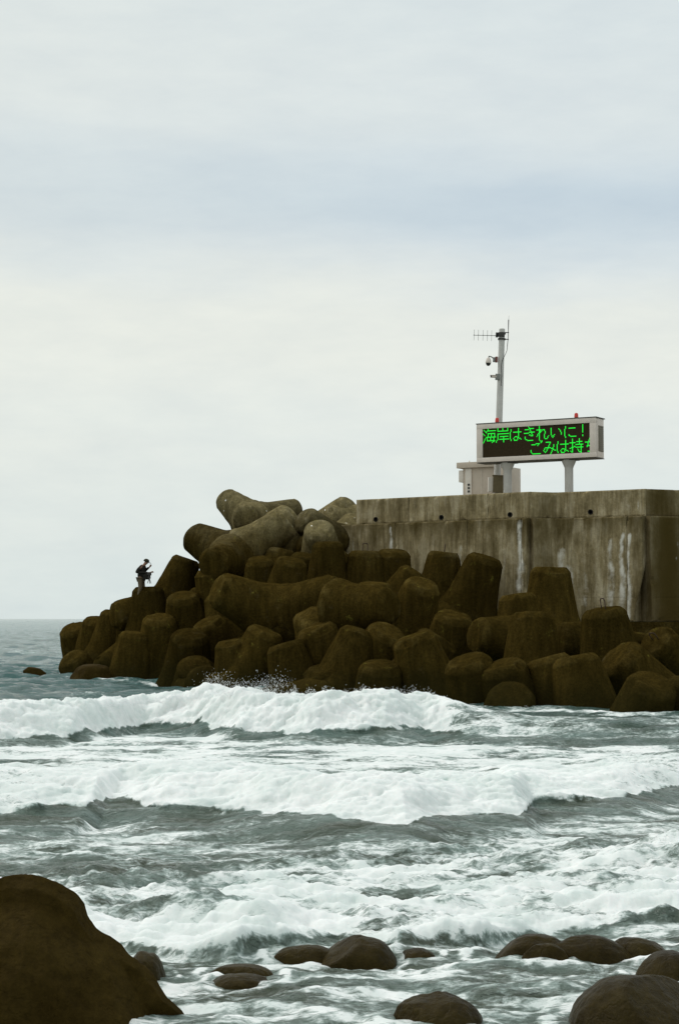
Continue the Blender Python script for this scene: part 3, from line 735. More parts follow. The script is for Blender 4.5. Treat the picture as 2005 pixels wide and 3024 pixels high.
def tetrapod(label, tip, d1, d2=(0, -0.5, -0.4), dd=0.0, scale=1.0, skip=(), loop=False):
    scale = scale * (0.92 if tip[1] < 1660 and tip[0] < 1060 else 1.02)
    """tip: picture spot of one leg's end; d1: where that leg points (x right, y away, z up); d2: roughly where a second leg points"""
    arm = ARM * scale
    T = at(tip[0], tip[1], pile_depth(*tip) + dd)
    e1 = Vector(d1)
    if e1.z > 0.75 and tip[0] > 300:                     # standing legs lean every which way
        k = 1.0 if tip[1] > 1690 else 0.5
        e1.y = e1.y * 0.35 + k * rngT.uniform(-0.25, 0.22); e1.x += k * rngT.uniform(-0.38, 0.38)
    e1.normalize(); C = T - e1 * arm
    ref = Vector(d2)
    p = (ref - e1 * ref.dot(e1)).normalized(); q = e1.cross(p)
    root = empty('tetrapod', C)
    tag(root, label, 'tetrapod', 'concrete tetrapods heaped in front of the sea wall')
    dirs = [e1]
    for k in range(3):
        f = R(120 * k)
        dirs.append((-e1 / 3 + (p * math.cos(f) + q * math.sin(f)) * (math.sqrt(8) / 3)).normalized())
    for k, v in enumerate(dirs):
        if k in skip: continue
        l = link(bpy.data.objects.new('leg', LEGS[rngT.randrange(5)]), root)
        l.rotation_mode = 'QUATERNION'
        l.rotation_quaternion = v.to_track_quat('Z', 'Y') @ Matrix.Rotation(rngT.uniform(0, 6.28), 3, 'Z').to_quaternion()
        l.scale = (scale,) * 3
        if loop and k == 0:
            lp = link(bpy.data.objects.new('lifting_loop', LOOP), root)
            lp.location = v * (arm - 0.02); lp.scale = (.8, .8, .9); lp.rotation_mode = 'QUATERNION'
            lp.rotation_quaternion = v.to_track_quat('Z', 'Y') @ Matrix.Rotation(rngT.uniform(-.4, .4), 3, 'Z').to_quaternion()
    return root

TET = [
    # --- crest
    ('tetrapod topmost on the heap, one blunt leg raised towards the sky', (722, 1524), (-0.15, -0.96, 0.1), (-0.74, 0.3, 0.62), 0.5, 0.9, ()),
    ('speckled tetrapod with arms spread in a wide V, right below the topmost one', (850, 1538), (0.78, 0.03, 0.6), (-0.77, 0.5, 0.28), 0.6, 1.12, ()),
    ('tetrapod along the crest right of the topmost one', (862, 1520), (.62, .25, .5), (-.6, -.6, .2), 2.5, 1.0, (1,)),
    ('tetrapod in the middle of the crest with a stubby leg to the left', (895, 1530), (-0.6, -0.5, 0.5), (0.7, -0.4, -0.2), 1.5, 1.0, (1,)),
    ('tetrapod at the parapet corner with a round flat leg end showing', (1036, 1492), (0.62, -0.4, 0.55), (0, 0, -1), 3.5, 1.0, (2, 3)),
    ('tetrapod lying behind the pale topped one, its leg running to the parapet', (958, 1530), (-0.85, -0.4, 0.12), (0, 0, -1), 5.0, 1.0, (2, 3)),
    ('pale topped tetrapod just left of the lower wall end', (942, 1558), (-.05, -.7, .62), (-.6, -.3, -.6), -0.5),
    ('dark upright tetrapod directly in front of the lower wall end', (968, 1600), (.1, -.25, .95), (.1, -.9, -.3), -0.5),
    ('tetrapod with a dim arched head under the wide V one', (862, 1652), (.0, -.6, .78), (-.7, -.3, -.5), -0.8),
    # --- left shoulder
    ('big sloping tetrapod right of the person', (552, 1648), (0.3, -0.25, 0.92), (-0.8, -0.4, -0.35), 0.0, 1.04, ()),
    ('tetrapod beside the person, its rounded leg end waist high', (437, 1733), (0.05, -0.35, 0.92), (-0.6, -0.6, -0.3), -2.0, 1.0, ()),
    ('tetrapod on the ridge next below the person', (392, 1792), (-.15, -.3, .92), (-.3, -.8, -.3), 0.5),
    ('tetrapod on the ridge halfway down towards the sea', (345, 1806), (-.15, -.2, .95), (.9, .0, -.3), 0.5),
    ('tetrapod second from the seaward tip of the heap', (288, 1828), (.1, -.25, .95), (.9, .0, -.3), 0.5),
    ('tetrapod at the seaward tip with a tall round headed leg', (216, 1852), (-.22, -.4, .88), (.9, .0, -.3), 0.0),
    ('low tetrapod at the foot of the seaward tip, half in the water', (208, 1945), (-.4, -.5, .72), (.8, -.5, -.2), -1.0),
    ('tetrapod with a tall upright leg near the seaward tip', (402, 1868), (.0, -.3, .95), (-.6, -.6, -.3), -0.5),
    ('tetrapod with a long leg slanting down to the water', (562, 1872), (0.42, -0.3, 0.85), (-0.7, -0.5, -0.4), -2.0, 1.04, ()),
    ('tetrapod with an arched leg end at the waterline left of the spray', (580, 1965), (.1, -.65, .7), (.6, -.6, -.3), -1.5),
    ('low tetrapod end washed by spray', (606, 2008), (.1, -.8, .5), (.6, -.5, -.4), -2.0),
    ('tetrapod under the sloping one, with a dim arched leg', (540, 1758), (.0, -.5, .85), (-.6, -.6, -.3), -0.5),
    ('tetrapod with a round dark leg head below the speckled one', (652, 1750), (.0, -.45, .88), (-.6, -.6, -.3), -0.8),
    # --- middle
    ('wide tetrapod in the middle, its two upper arms making a V', (1002, 1745), (.78, -.42, .35), (-.8, -.42, .4), -1.2),
    ('tetrapod with a thick leg pointing right across the middle', (1158, 1792), (.80, -.58, .06), (0, 0, -1), -2.0, 1.0, (2, 3)),
    ('tetrapod with an upright leg above the spray at the foot of the heap', (690, 1888), (0.0, -0.2, 0.97), (0.5, -0.7, -0.3), -0.8, 1.03, ()),
    ('tetrapod with a dim leg between two taller ones above the spray', (790, 1862), (.05, -.3, .95), (-.2, -.8, -.3), 0.2),
    ('broad upright tetrapod left of the narrow upright leg by the breaker', (930, 1850), (0.0, -0.25, 0.96), (-0.4, -0.8, -0.3), -0.5, 1.03, ()),
    ('tetrapod with a narrow upright leg behind the middle of the breaker', (1068, 1862), (.05, -.12, .98), (-.8, -.4, -.3), -0.8),
    ('tetrapod low behind the breaker with an arched end', (958, 1972), (.0, -.55, .8), (.5, -.7, -.3), -1.5),
    ('blocky tetrapod end low behind the breaker', (1124, 1962), (.0, -.35, .92), (.5, -.7, -.3), -1.0),
    ('large leaning tetrapod over the breaker with a broad round leg', (1216, 1878), (-0.25, -0.3, 0.92), (0.7, -0.6, -0.2), -1.5, 1.04, ()),
    ('tetrapod with a flat topped upright leg where the breaker ends', (1376, 1948), (0.04, -0.12, 0.98), (0.3, -0.8, -0.3), -1.2, 1.04, ()),
    ('tetrapod arched behind the flat topped leg', (1478, 1962), (0.0, -0.5, 0.85), (0.5, -0.7, -0.3), 0.5, 1.03, ()),
    ('small arched tetrapod end just above the water', (1512, 2058), (.0, -.75, .62), (.5, -.6, -.4), -0.8),
    # --- against the wall
    ('tetrapod with an iron loop, nearest the lower wall end', (1078, 1628), (.0, -.3, .95), (.2, -.8, -.3), 0.8),
    ('dark tetrapod head against the wall under the thin white streak', (1162, 1626), (.05, -.3, .95), (-.2, -.8, -.3), 0.5),
    ('tetrapod with a wire lifting loop against the wall', (1312, 1630), (.0, -.3, .95), (.2, -.8, -.3), 0.5),
    ('tetrapod with a leg rising below the dark head under the thin streak', (1236, 1690), (.45, -.3, .84), (-.7, -.4, -.3), 0.0),
    ('upright tetrapod just right of the thick pointing leg', (1250, 1722), (.0, -.5, .86), (.4, -.7, -.3), -0.8),
    ('small tetrapod end peeking over the thick pointing leg', (1105, 1722), (.0, -.6, .78), (.4, -.7, -.3), 0.2),
    ('tall leaning cone shaped tetrapod leg before the wall', (1436, 1644), (0.12, -0.22, 0.96), (-0.8, -0.4, -0.3), -0.5, 1.1, ()),
    ('tetrapod with a low arched leg beside the tall cone', (1526, 1755), (.0, -.45, .88), (.3, -.8, -.3), 0.0),
    ('square topped dark tetrapod before the stained wall', (1626, 1675), (0.0, -0.12, 0.98), (-0.2, -0.9, -0.3), -1.5, 1.12, ()),
    ('blunt upright tetrapod standing in front of the square topped one', (1572, 1810), (0.0, -0.25, 0.96), (-0.3, -0.9, -0.3), -3.5, 1.05, ()),
    ('tetrapod lying on its side left of the blunt upright one', (1402, 1878), (-0.85, -0.5, 0.12), (0, 0, -1), 3.0, 0.95, (2, 3)),
    ('tetrapod low in the middle right, dim and rounded', (1342, 1815), (.0, -.5, .86), (-.3, -.8, -.3), 0.2),
    ('tetrapod with an iron loop on its blunt head before the white stained wall', (1782, 1798), (-0.05, -0.25, 0.96), (0.8, -0.5, -0.3), -8.0, 1.05, ()),
    ('tetrapod lying between the blunt upright one and the looped blunt head', (1645, 1892), (-0.8, -0.55, 0.15), (0, 0, -1), 4.5, 0.95, (2, 3)),
    # --- right front
    ('tetrapod squeezed left of the large upright leg at the water', (1616, 1940), (.1, -.5, .85), (-.4, -.7, -.3), 0.0),
    ('large upright tetrapod leg at the water on the right', (1696, 1938), (0.0, -0.2, 0.97), (0.2, -0.9, -0.3), -0.8, 1.04, ()),
    ('broad tetrapod tilted to the left beside the large upright leg at the water', (1822, 1935), (-0.45, -0.35, 0.82), (0.6, -0.7, -0.2), -1.2, 1.04, ()),
    ('tetrapod by the footing ledge with an iron loop on its tilted leg', (1935, 1888), (-.5, -.55, .6), (.6, -.5, -.5), 0.4),
    ('tetrapod cut by the edge of the picture at the water', (2040, 2000), (-.2, -.4, .88), (-.3, -.8, -.4), -0.5),
    # --- filling the heap
    ('tetrapod hidden at the back of the crest behind the pale topped one', (885, 1572), (.0, .1, .98), (-.5, -.7, -.3), 4.0),
    ('tetrapod at the back of the hollow between the speckled V and the pale topped one', (832, 1622), (.0, .1, .98), (-.5, -.7, -.3), 3.0),
    ('tetrapod at the back behind the big sloping one', (600, 1735), (.0, .1, .98), (-.5, -.7, -.3), 2.5),
    ('tetrapod under the left arm of the speckled V, filling the shoulder of the slope', (618, 1678), (-.35, -.3, .88), (.3, -.8, -.3), 0.0),
    ('tetrapod peering out of the dark hollow under the speckled V', (770, 1650), (.1, -.5, .86), (-.5, -.7, -.3), 1.2),
    ('dark tetrapod wedged below the pale topped one', (905, 1640), (.2, -.4, .88), (-.5, -.7, -.3), 1.5),
    ('tetrapod by the wall foot at the far right', (1868, 1868), (.2, -.5, .84), (-.5, -.7, -.3), 1.0),
    ('dim tetrapod deep in the heap below the big sloping one', (470, 1822), (.1, -.4, .9), (-.6, -.6, -.3), -0.5),
    ('dim tetrapod deep in the heap above the long slanting leg', (612, 1835), (-.1, -.4, .9), (.5, -.7, -.3), 0.0),
    ('dim tetrapod deep in the heap under the middle V', (840, 1900), (-.1, -.35, .93), (.5, -.7, -.3), -1.0),
    ('dim tetrapod deep in the heap under the thick pointing leg', (1150, 1862), (.2, -.5, .83), (-.5, -.7, -.3), -0.5),
    ('dim tetrapod deep in the heap right of the broad leaning leg', (1300, 1880), (.2, -.45, .85), (-.5, -.7, -.3), 0.0),
    ('dim tetrapod on the right, low beside the slanting one', (1930, 2010), (.3, -.5, .8), (-.5, -.7, -.4), -0.5),
]
LOOPS = {34, 36, 46, 51}
for k, row in enumerate(TET):
    tetrapod(*row, loop=(k in LOOPS))

# ------------------------------------------------------------------ message board
def frame_matrix(p, ang):
    """local x along the board (rightwards, coming nearer), local -y faces the viewer"""
    return Matrix.Translation(p) @ Matrix.Rotation(-ang, 4, 'Z')
ANG = R(30.5)
GLYPH = {
 'umi': [((1,1),(3,3)),((0,5),(2,7)),((0,15),(3,10)),((6,0),(4,4)),((5,2),(15,2)),((6,5),(14,5)),((6,5),(5,13)),((14,5),(13,14)),((4,9),(15,9)),((5,13),(14,13)),((10,5),(9,13)),((13,14),(11,15))],
 'kishi': [((2,0),(2,3)),((8,0),(8,3)),((14,0),(14,3)),((2,3),(14,3)),((2,6),(15,6)),((2,6),(2,11)),((2,11),(0,15)),((5,9),(14,9)),((4,12),(15,12)),((9,9),(9,15))],
 'ha': [((2,2),(1,6)),((1,6),(1,11)),((1,11),(2,14)),((5,5),(14,5)),((11,1),(11,11)),((11,11),(9,14)),((9,14),(6,14)),((6,14),(5,12)),((5,12),(7,10)),((7,10),(11,11)),((11,11),(14,13))],
 'ki': [((3,3),(13,2)),((2,7),(14,6)),((7,0),(12,9)),((12,10),(8,9)),((3,11),(3,13)),((3,13),(6,15)),((6,15),(12,15))],
 're': [((4,0),(4,15)),((1,4),(6,4)),((6,4),(1,11)),((4,8),(8,4)),((8,4),(10,4)),((10,4),(11,6)),((11,6),(10,12)),((10,12),(11,14)),((11,14),(13,14)),((13,14),(15,11))],
 'i': [((2,3),(2,10)),((2,10),(4,13)),((4,13),(6,10)),((11,4),(13,6)),((13,6),(14,10))],
 'ni': [((3,2),(2,7)),((2,7),(2,11)),((2,11),(3,14)),((7,4),(14,4)),((7,11),(7,12)),((7,12),(9,13)),((9,13),(15,13))],
 'bang': [((7,1),(7,9)),((7,12),(7,13))],
 'go': [((3,4),(12,3)),((12,3),(10,5)),((13,0),(14,2)),((15,0),(15,1)),((2,10),(2,12)),((2,12),(4,14)),((4,14),(13,14))],
 'mi': [((4,2),(9,2)),((9,2),(5,11)),((5,11),(3,13)),((3,13),(1,11)),((1,11),(3,8)),((3,8),(8,8)),((8,8),(15,11)),((13,5),(12,10)),((12,10),(9,15))],
 'mochi': [((0,4),(6,4)),((3,0),(3,14)),((3,14),(1,13)),((0,10),(6,8)),((11,0),(11,6)),((8,3),(14,3)),((7,6),(15,6)),((7,9),(15,9)),((13,7),(13,15)),((13,15),(11,14)),((9,11),(10,13))],
 'chi': [((2,4),(14,3)),((7,0),(4,9)),((4,9),(8,7)),((8,7),(12,8)),((12,8),(13,11)),((13,11),(10,14)),((10,14),(5,14))],
}
def raster(strokes):
    s = set()
    for (x0, y0), (x1, y1) in strokes:
        n = max(abs(x1 - x0), abs(y1 - y0), 1)
        for k in range(n + 1): s.add((int(round(x0 + (x1 - x0) * k / n)), int(round(y0 + (y1 - y0) * k / n))))
    return s
def build_board():
    Yc = 75.0
    fc = at(1581.5, 1300.5, Yc)                       # centre of the front face
    Wd, Hd, Dp = 5.36, 1.60, 0.80
    root = empty('message_board', (fc.x, fc.y, 6.46)); root.rotation_euler = (0, 0, -ANG)
    tag(root, 'white roadside style LED message board with green Japanese lettering, on two posts', 'sign board')
    zc = fc.z - 6.46
    def part(name, bm, mat, parent=root, ang=30):
        me = bm_mesh(name, bm); smooth_by_angle(me, ang); return obj(name, me, mat, parent)
    # local: x right, y away from viewer (front face at y=0)
    bm = bmesh.new(); add_box(bm, 0, Dp / 2 + 0.06, zc, Wd - 0.01, Dp - 0.10, Hd - 0.01, 0.015); housing = part('housing', bm, M['white'])
    # front frame: four bars round the display opening
    dl, dr = -Wd / 2 + 0.27, Wd / 2 - 0.27; dt, db = zc + Hd / 2 - 0.20, zc - Hd / 2 + 0.19
    bm = bmesh.new()
    ft = 0.10
    add_box(bm, 0, ft / 2 - 0.05, (dt + zc + Hd / 2) / 2, Wd, ft, zc + Hd / 2 - dt, 0.006); add_box(bm, 0, ft / 2 - 0.05, (db + zc - Hd / 2) / 2, Wd, ft, db - (zc - Hd / 2), 0.006)
    add_box(bm, (dl - Wd / 2) / 2, ft / 2 - 0.048, (dt + db) / 2, dl + Wd / 2, ft, dt - db - 0.002, 0.004); add_box(bm, (dr + Wd / 2) / 2, ft / 2 - 0.048, (dt + db) / 2, Wd / 2 - dr, ft, dt - db - 0.002, 0.004)
    part('frame', bm, M['white'])
    bm = bmesh.new(); add_box(bm, (dl + dr) / 2, 0.02, (dt + db) / 2, dr - dl - 0.004, 0.03, dt - db - 0.004); disp = part('display', bm, M['ledp'])
    pitchx, pitchz = (dr - dl) / 128.0, (dt - db) / 32.0
    def char(key, col0, row0, name='lit_character'):
        bm = bmesh.new()
        for (cx, cy) in raster(GLYPH[key]):
            c = col0 + cx
            if c < 0 or c > 127: continue
            add_box(bm, dl + (c + 0.5) * pitchx, 0.0, dt - (row0 + cy + 0.5) * pitchz, pitchx * 0.94, 0.012, pitchz * 0.94)
        o = obj(name, bm_mesh(name, bm), M['led'], disp); o['kind'] = 'stuff'; return o
    for q, g in enumerate(('umi', 'kishi', 'ha', 'ki', 're', 'i', 'ni', 'bang')): char(g, q * 16, 0)
    for q, g in enumerate(('go', 'mi', 'ha', 'mochi', 'chi')): char(g, 56 + q * 16, 16)
    # louvred end panel on the near side
    bm = bmesh.new(); add_box(bm, Wd / 2 + 0.004, Dp / 2 + 0.07, zc - 0.02, 0.03, Dp * 0.62, Hd * 0.66, 0.005); lv = part('side_panel', bm, M['side'])
    for k in range(12):
        bm = bmesh.new(); add_box(bm, Wd / 2 + 0.026, Dp / 2 + 0.07, zc - 0.02 - Hd * 0.30 + k * Hd * 0.6 / 11, 0.02, Dp * 0.56, 0.035); obj('slat', bm_mesh('slat', bm), M['side'], lv)
    bm = bmesh.new(); add_box(bm, 0, Dp / 2 + 0.01, zc + Hd / 2 + 0.022, Wd + 0.06, Dp + 0.14, 0.04, 0.008); part('top_cover', bm, M['trim'])
    bm = bmesh.new(); add_box(bm, 0, Dp / 2 + 0.02, zc - Hd / 2 - 0.02, Wd + 0.01, Dp + 0.04, 0.03, 0.006); part('bottom_tray', bm, M['trim'])
    def locx(px):       # column of the picture -> local x at mid depth
        k = (px - PW / 2) / FP
        cx, cy = fc.x + math.sin(ANG) * Dp / 2, fc.y + math.cos(ANG) * Dp / 2
        return (k * cy - cx) / (math.cos(ANG) + k * math.sin(ANG))
    for px in (1500, 1682):
        bm = bmesh.new(); x = locx(px); r = 0.175; top = zc - Hd / 2 - 0.036
        add_lathe(bm, [(r + 0.12, 0.0), (r + 0.12, 0.03), (r, 0.035), (r, top - 0.34), (r + 0.02, top - 0.28), (r + 0.10, top - 0.10), (r + 0.125, top - 0.03), (r + 0.13, top)], 28, Matrix.Translation((x, Dp / 2, 0)))
        post = part('post', bm, M['post'])
        bm = bmesh.new(); add_box(bm, x, Dp / 2, top - 0.012, 0.72, 0.55, 0.03, 0.005); obj('mounting_plate', bm_mesh('mounting_plate', bm), M['trim'], post)
    for px in (1470, 1705):
        bm = bmesh.new(); x = locx(px); z0 = zc + Hd / 2 + 0.043
        add_lathe(bm, [(0.075, z0), (0.075, z0 + 0.05), (0.05, z0 + 0.055)], 20, Matrix.Translation((x, Dp / 2, 0))); bc = part('beacon', bm, M['trim'])
        bm = bmesh.new(); add_lathe(bm, [(0.085, z0 + 0.056), (0.085, z0 + 0.07), (0.078, z0 + 0.18), (0.064, z0 + 0.225), (0.03, z0 + 0.245)], 20, Matrix.Translation((x, Dp / 2, 0)))
        me = bm_mesh('red_lens', bm); smooth_by_angle(me); obj('red_lens', me, M['red'], bc)
build_board()

# ------------------------------------------------------------------ camera and aerial pole
def build_pole():
    Yp = 77.4
    b0 = at(1463.5, 1452, Yp); b0.z = 6.46
    top = at(1482.5, 970, Yp)
    root = empty('camera_pole', b0)
    tag(root, 'tall slightly leaning pole with aerials and two security cameras, behind the message board', 'pole')
    ax = (top - b0); L = ax.length; ax = ax.normalized()
    rot = Vector((0, 0, 1)).rotation_difference(ax)
    root.rotation_mode = 'QUATERNION'; root.rotation_quaternion = rot
    s = Yp / FP
    def h(py): return (at(1470, py, Yp).z - 6.46) / ax.z
    def part(name, bm, mat, parent=root, ang=35):
        me = bm_mesh(name, bm); smooth_by_angle(me, ang); return obj(name, me, mat, parent)
    bm = bmesh.new(); add_lathe(bm, [(0.145, 0), (0.142, L * 0.5), (0.125, L - 0.02), (0.10, L)], 24); part('pole', bm, M['post'])
    # clamp bands and bracket head
    for py in (984, 1001):
        bm = bmesh.new(); add_lathe(bm, [(0.15, h(py) - 0.04), (0.165, h(py) - 0.035), (0.165, h(py) + 0.035), (0.15, h(py) + 0.04)], 20); part('clamp', bm, M['dark'])
    bm = bmesh.new(); add_box(bm, -0.06, -0.13, h(990), 0.34, 0.10, 0.16, 0.01); add_box(bm, -0.22, -0.1, h(990), 0.10, 0.16, 0.20, 0.01); part('bracket', bm, M['dark'])
    # yagi aerial to the left
    z = h(992); bm = bmesh.new(); add_tube(bm, (-0.20, -0.1, z), (-1.22, -0.1, z - 0.02), 0.014, 0.012, 8); yg = part('yagi_antenna', bm, M['greym'])
    for px in (1396.5, 1409, 1423, 1436, 1448.5):
        x = (px - 1479.5) * s; bm = bmesh.new()
        add_tube(bm, (x, -0.1, z - 0.24), (x, -0.1, z + 0.22), 0.008, 0.008, 6); add_box(bm, x, -0.1, z - 0.008, 0.03, 0.035, 0.035); obj('element', bm_mesh('element', bm), M['greym'], yg)
    # whip aerial to the right
    xw_ = 0.265; bm = bmesh.new()
    add_path(bm, [Vector((xw_ - 0.02, -0.02, h(1022))), Vector((xw_, -0.02, h(1000))), Vector((xw_, -0.02, h(975)))], 0.014, 8); add_tube(bm, (xw_, -0.02, h(975)), (xw_, -0.02, h(943)), 0.014, 0.022, 8); add_tube(bm, (xw_, -0.02, h(943)), (xw_ + 0.01, -0.02, h(930)), 0.006, 0.004, 6)
    wh = part('whip_antenna', bm, M['dark'])
    for py in (981, 1001):
        bm = bmesh.new(); add_tube(bm, (0.10, -0.02, h(py)), (xw_ + 0.03, -0.02, h(py)), 0.02, 0.02, 8); obj('stand_off_arm', bm_mesh('stand_off_arm', bm), M['dark'], wh)
    bm = bmesh.new(); add_path(bm, [Vector((xw_ - 0.02, -0.02, h(1022))), Vector((xw_ - 0.03, -0.03, h(1034))), Vector((0.19, -0.05, h(1042))), Vector((0.13, -0.10, h(1052))), Vector((0.05, -0.15, h(1064))), Vector((0.0, -0.155, h(1080))), Vector((0.04, -0.15, h(1110))), Vector((0.02, -0.15, h(1140)))], 0.012, 6); part('cable', bm, M['dark'])
    # dome camera on a swan neck
    zb = h(1062); bm = bmesh.new(); add_box(bm, -0.20, -0.03, zb, 0.10, 0.16, 0.24, 0.01); dm = part('dome_camera', bm, simple('rust_red_box', (0.16, 0.045, 0.03), 0.7))
    bm = bmesh.new(); add_box(bm, -0.30, -0.03, zb - 0.01, 0.10, 0.12, 0.20, 0.01); add_path(bm, [Vector((-0.32, -0.03, zb + 0.04)), Vector((-0.42, -0.03, zb + 0.11)), Vector((-0.52, -0.03, zb + 0.13)), Vector((-0.54, -0.03, zb + 0.05))], 0.025, 8); part('arm', bm, M['greym'], dm)
    bm = bmesh.new(); c = Matrix.Translation((-0.54, -0.03, zb - 0.13)); add_lathe(bm, [(0.03, 0.20), (0.07, 0.18), (0.105, 0.10), (0.12, 0.0), (0.115, -0.03)][::-1], 20, c); part('hood', bm, M['white'], dm)
    bm = bmesh.new(); add_lathe(bm, [(0.012, -0.16), (0.06, -0.14), (0.095, -0.09), (0.108, -0.032)], 20, c); part('dome', bm, M['dark'], dm)
    # bullet camera lower down
    zb = h(1114); bm = bmesh.new(); add_box(bm, -0.13, -0.12, zb, 0.20, 0.12, 0.26, 0.01); bc = part('bullet_camera', bm, M['greym'])
    bm = bmesh.new(); add_tube(bm, (-0.16, -0.13, zb + 0.0), (-0.40, -0.15, zb + 0.01), 0.05, 0.055, 12); add_box(bm, -0.31, -0.145, zb + 0.06, 0.30, 0.14, 0.015); part('barrel', bm, M['white'], bc)
    bm = bmesh.new(); add_tube(bm, (-0.40, -0.15, zb + 0.01), (-0.44, -0.153, zb + 0.012), 0.057, 0.05, 12); part('lens_ring', bm, M['dark'], bc)
    # junction box near the foot
    zb = h(1432); bm = bmesh.new(); add_box(bm, 0.05, -0.36, zb, 0.52, 0.34, 0.70, 0.012); jb = part('junction_box', bm, M['boxd'])
    bm = bmesh.new(); add_box(bm, -0.305, -0.30, zb - 0.02, 0.20, 0.30, 0.62, 0.01); part('side_box', bm, M['cabp'], jb)
    bm = bmesh.new(); add_box(bm, 0.05, -0.36, zb + 0.365, 0.58, 0.40, 0.03, 0.005); part('rain_lid', bm, M['boxd'], jb)
build_pole()

# ------------------------------------------------------------------ equipment cabinet
def build_cabinet():
    Yc = 79.0; s = Yc / FP
    c = at(1420, 1828, Yc)
    root = empty('equipment_cabinet', (c.x, c.y, 6.46)); root.rotation_euler = (0, 0, -ANG)
    tag(root, 'beige equipment cabinet with overhanging roof, behind the camera pole', 'cabinet')
    def Z(py): return CAMZ + (HOR - py) * s - 6.46
    k = 1 / math.cos(ANG)
    def part(name, bm, mat, parent=root):
        me = bm_mesh(name, bm); smooth_by_angle(me, 30); return obj(name, me, mat, parent)
    zt = Z(1380)
    # the face turned to the viewer's left is the cabinet's long front, its end turns right
    bm = bmesh.new(); add_box(bm, 0.02, 0.55, zt / 2, 1.72, 1.1, zt, 0.015); part('body', bm, M['cab'])
    bm = bmesh.new(); add_box(bm, -0.04, 0.52, (zt + Z(1363)) / 2 + 0.0, 2.06, 1.36, Z(1363) - zt, 0.012); rf = part('roof', bm, M['cab'])
    bm = bmesh.new(); add_lathe(bm, [(0.03, Z(1363)), (0.03, Z(1357)), (0.01, Z(1355))], 10, Matrix.Translation((-0.72, 0.4, 0))); part('roof_stub', bm, M['cabp'], rf)
    bm = bmesh.new(); add_box(bm, -0.55, -0.03, zt * 0.5, 0.30, 0.05, zt * 0.98, 0.006); st = part('vent_strip', bm, M['cabp'])
    for py in (1430, 1440, 1450):
        bm = bmesh.new(); add_box(bm, -0.53, -0.052, Z(py), 0.105, 0.03, 0.09); obj('vent', bm_mesh('vent', bm), M['dark'], st)
    bm = bmesh.new(); add_box(bm, -0.92, 0.22, (Z(1386) + Z(1421)) / 2, 0.22, 0.5, Z(1386) - Z(1421), 0.01); part('side_unit', bm, M['cabp'])
    bm = bmesh.new(); add_box(bm, 0.08, -0.006, zt * 0.5, 0.016, 0.02, zt * 0.95); part('door_seam', bm, M['cabp'])
    bm = bmesh.new(); add_box(bm, 0.48, -0.02, Z(1432), 0.05, 0.05, 0.12, 0.005); part('door_handle', bm, M['dark'])
    bm = bmesh.new(); add_box(bm, 1.24, 0.30, Z(1384) / 2, 0.66, 0.9, Z(1384), 0.012); an = part('annex', bm, M['cab'])
    bm = bmesh.new(); add_box(bm, 1.36, -0.16, Z(1432) / 2 + 0.1, 0.5, 0.03, 0.6, 0.006); part('grille', bm, M['boxd'], an)
build_cabinet()

# ------------------------------------------------------------------ person standing on the heap
def skin_figure(name, pts, edges, mat, parent=None, sub=2, root_i=0):
    me = bpy.data.meshes.new(name); me.from_pydata([p[:3] for p in pts], edges, []); me.update()
    o = obj(name, me, mat, parent)
    o.modifiers.new('skin', 'SKIN').use_smooth_shade = True
    sv = me.skin_vertices[0] if len(me.skin_vertices) else None
    if sv is None:
        bpy.context.view_layer.objects.active = o; bpy.ops.mesh.customdata_skin_add() ; sv = me.skin_vertices[0]
    for k, p in enumerate(pts):
        r = p[3]; sv.data[k].radius = (r, p[4] if len(p) > 4 else r); sv.data[k].use_root = (k == root_i)
    md = o.modifiers.new('sub', 'SUBSURF'); md.levels = sub; md.render_levels = sub
    dg = bpy.context.evaluated_depsgraph_get(); m2 = bpy.data.meshes.new_from_object(o.evaluated_get(dg))
    o.modifiers.clear(); o.data = m2; smooth(m2)
    if not m2.materials: m2.materials.append(mat)
    return o
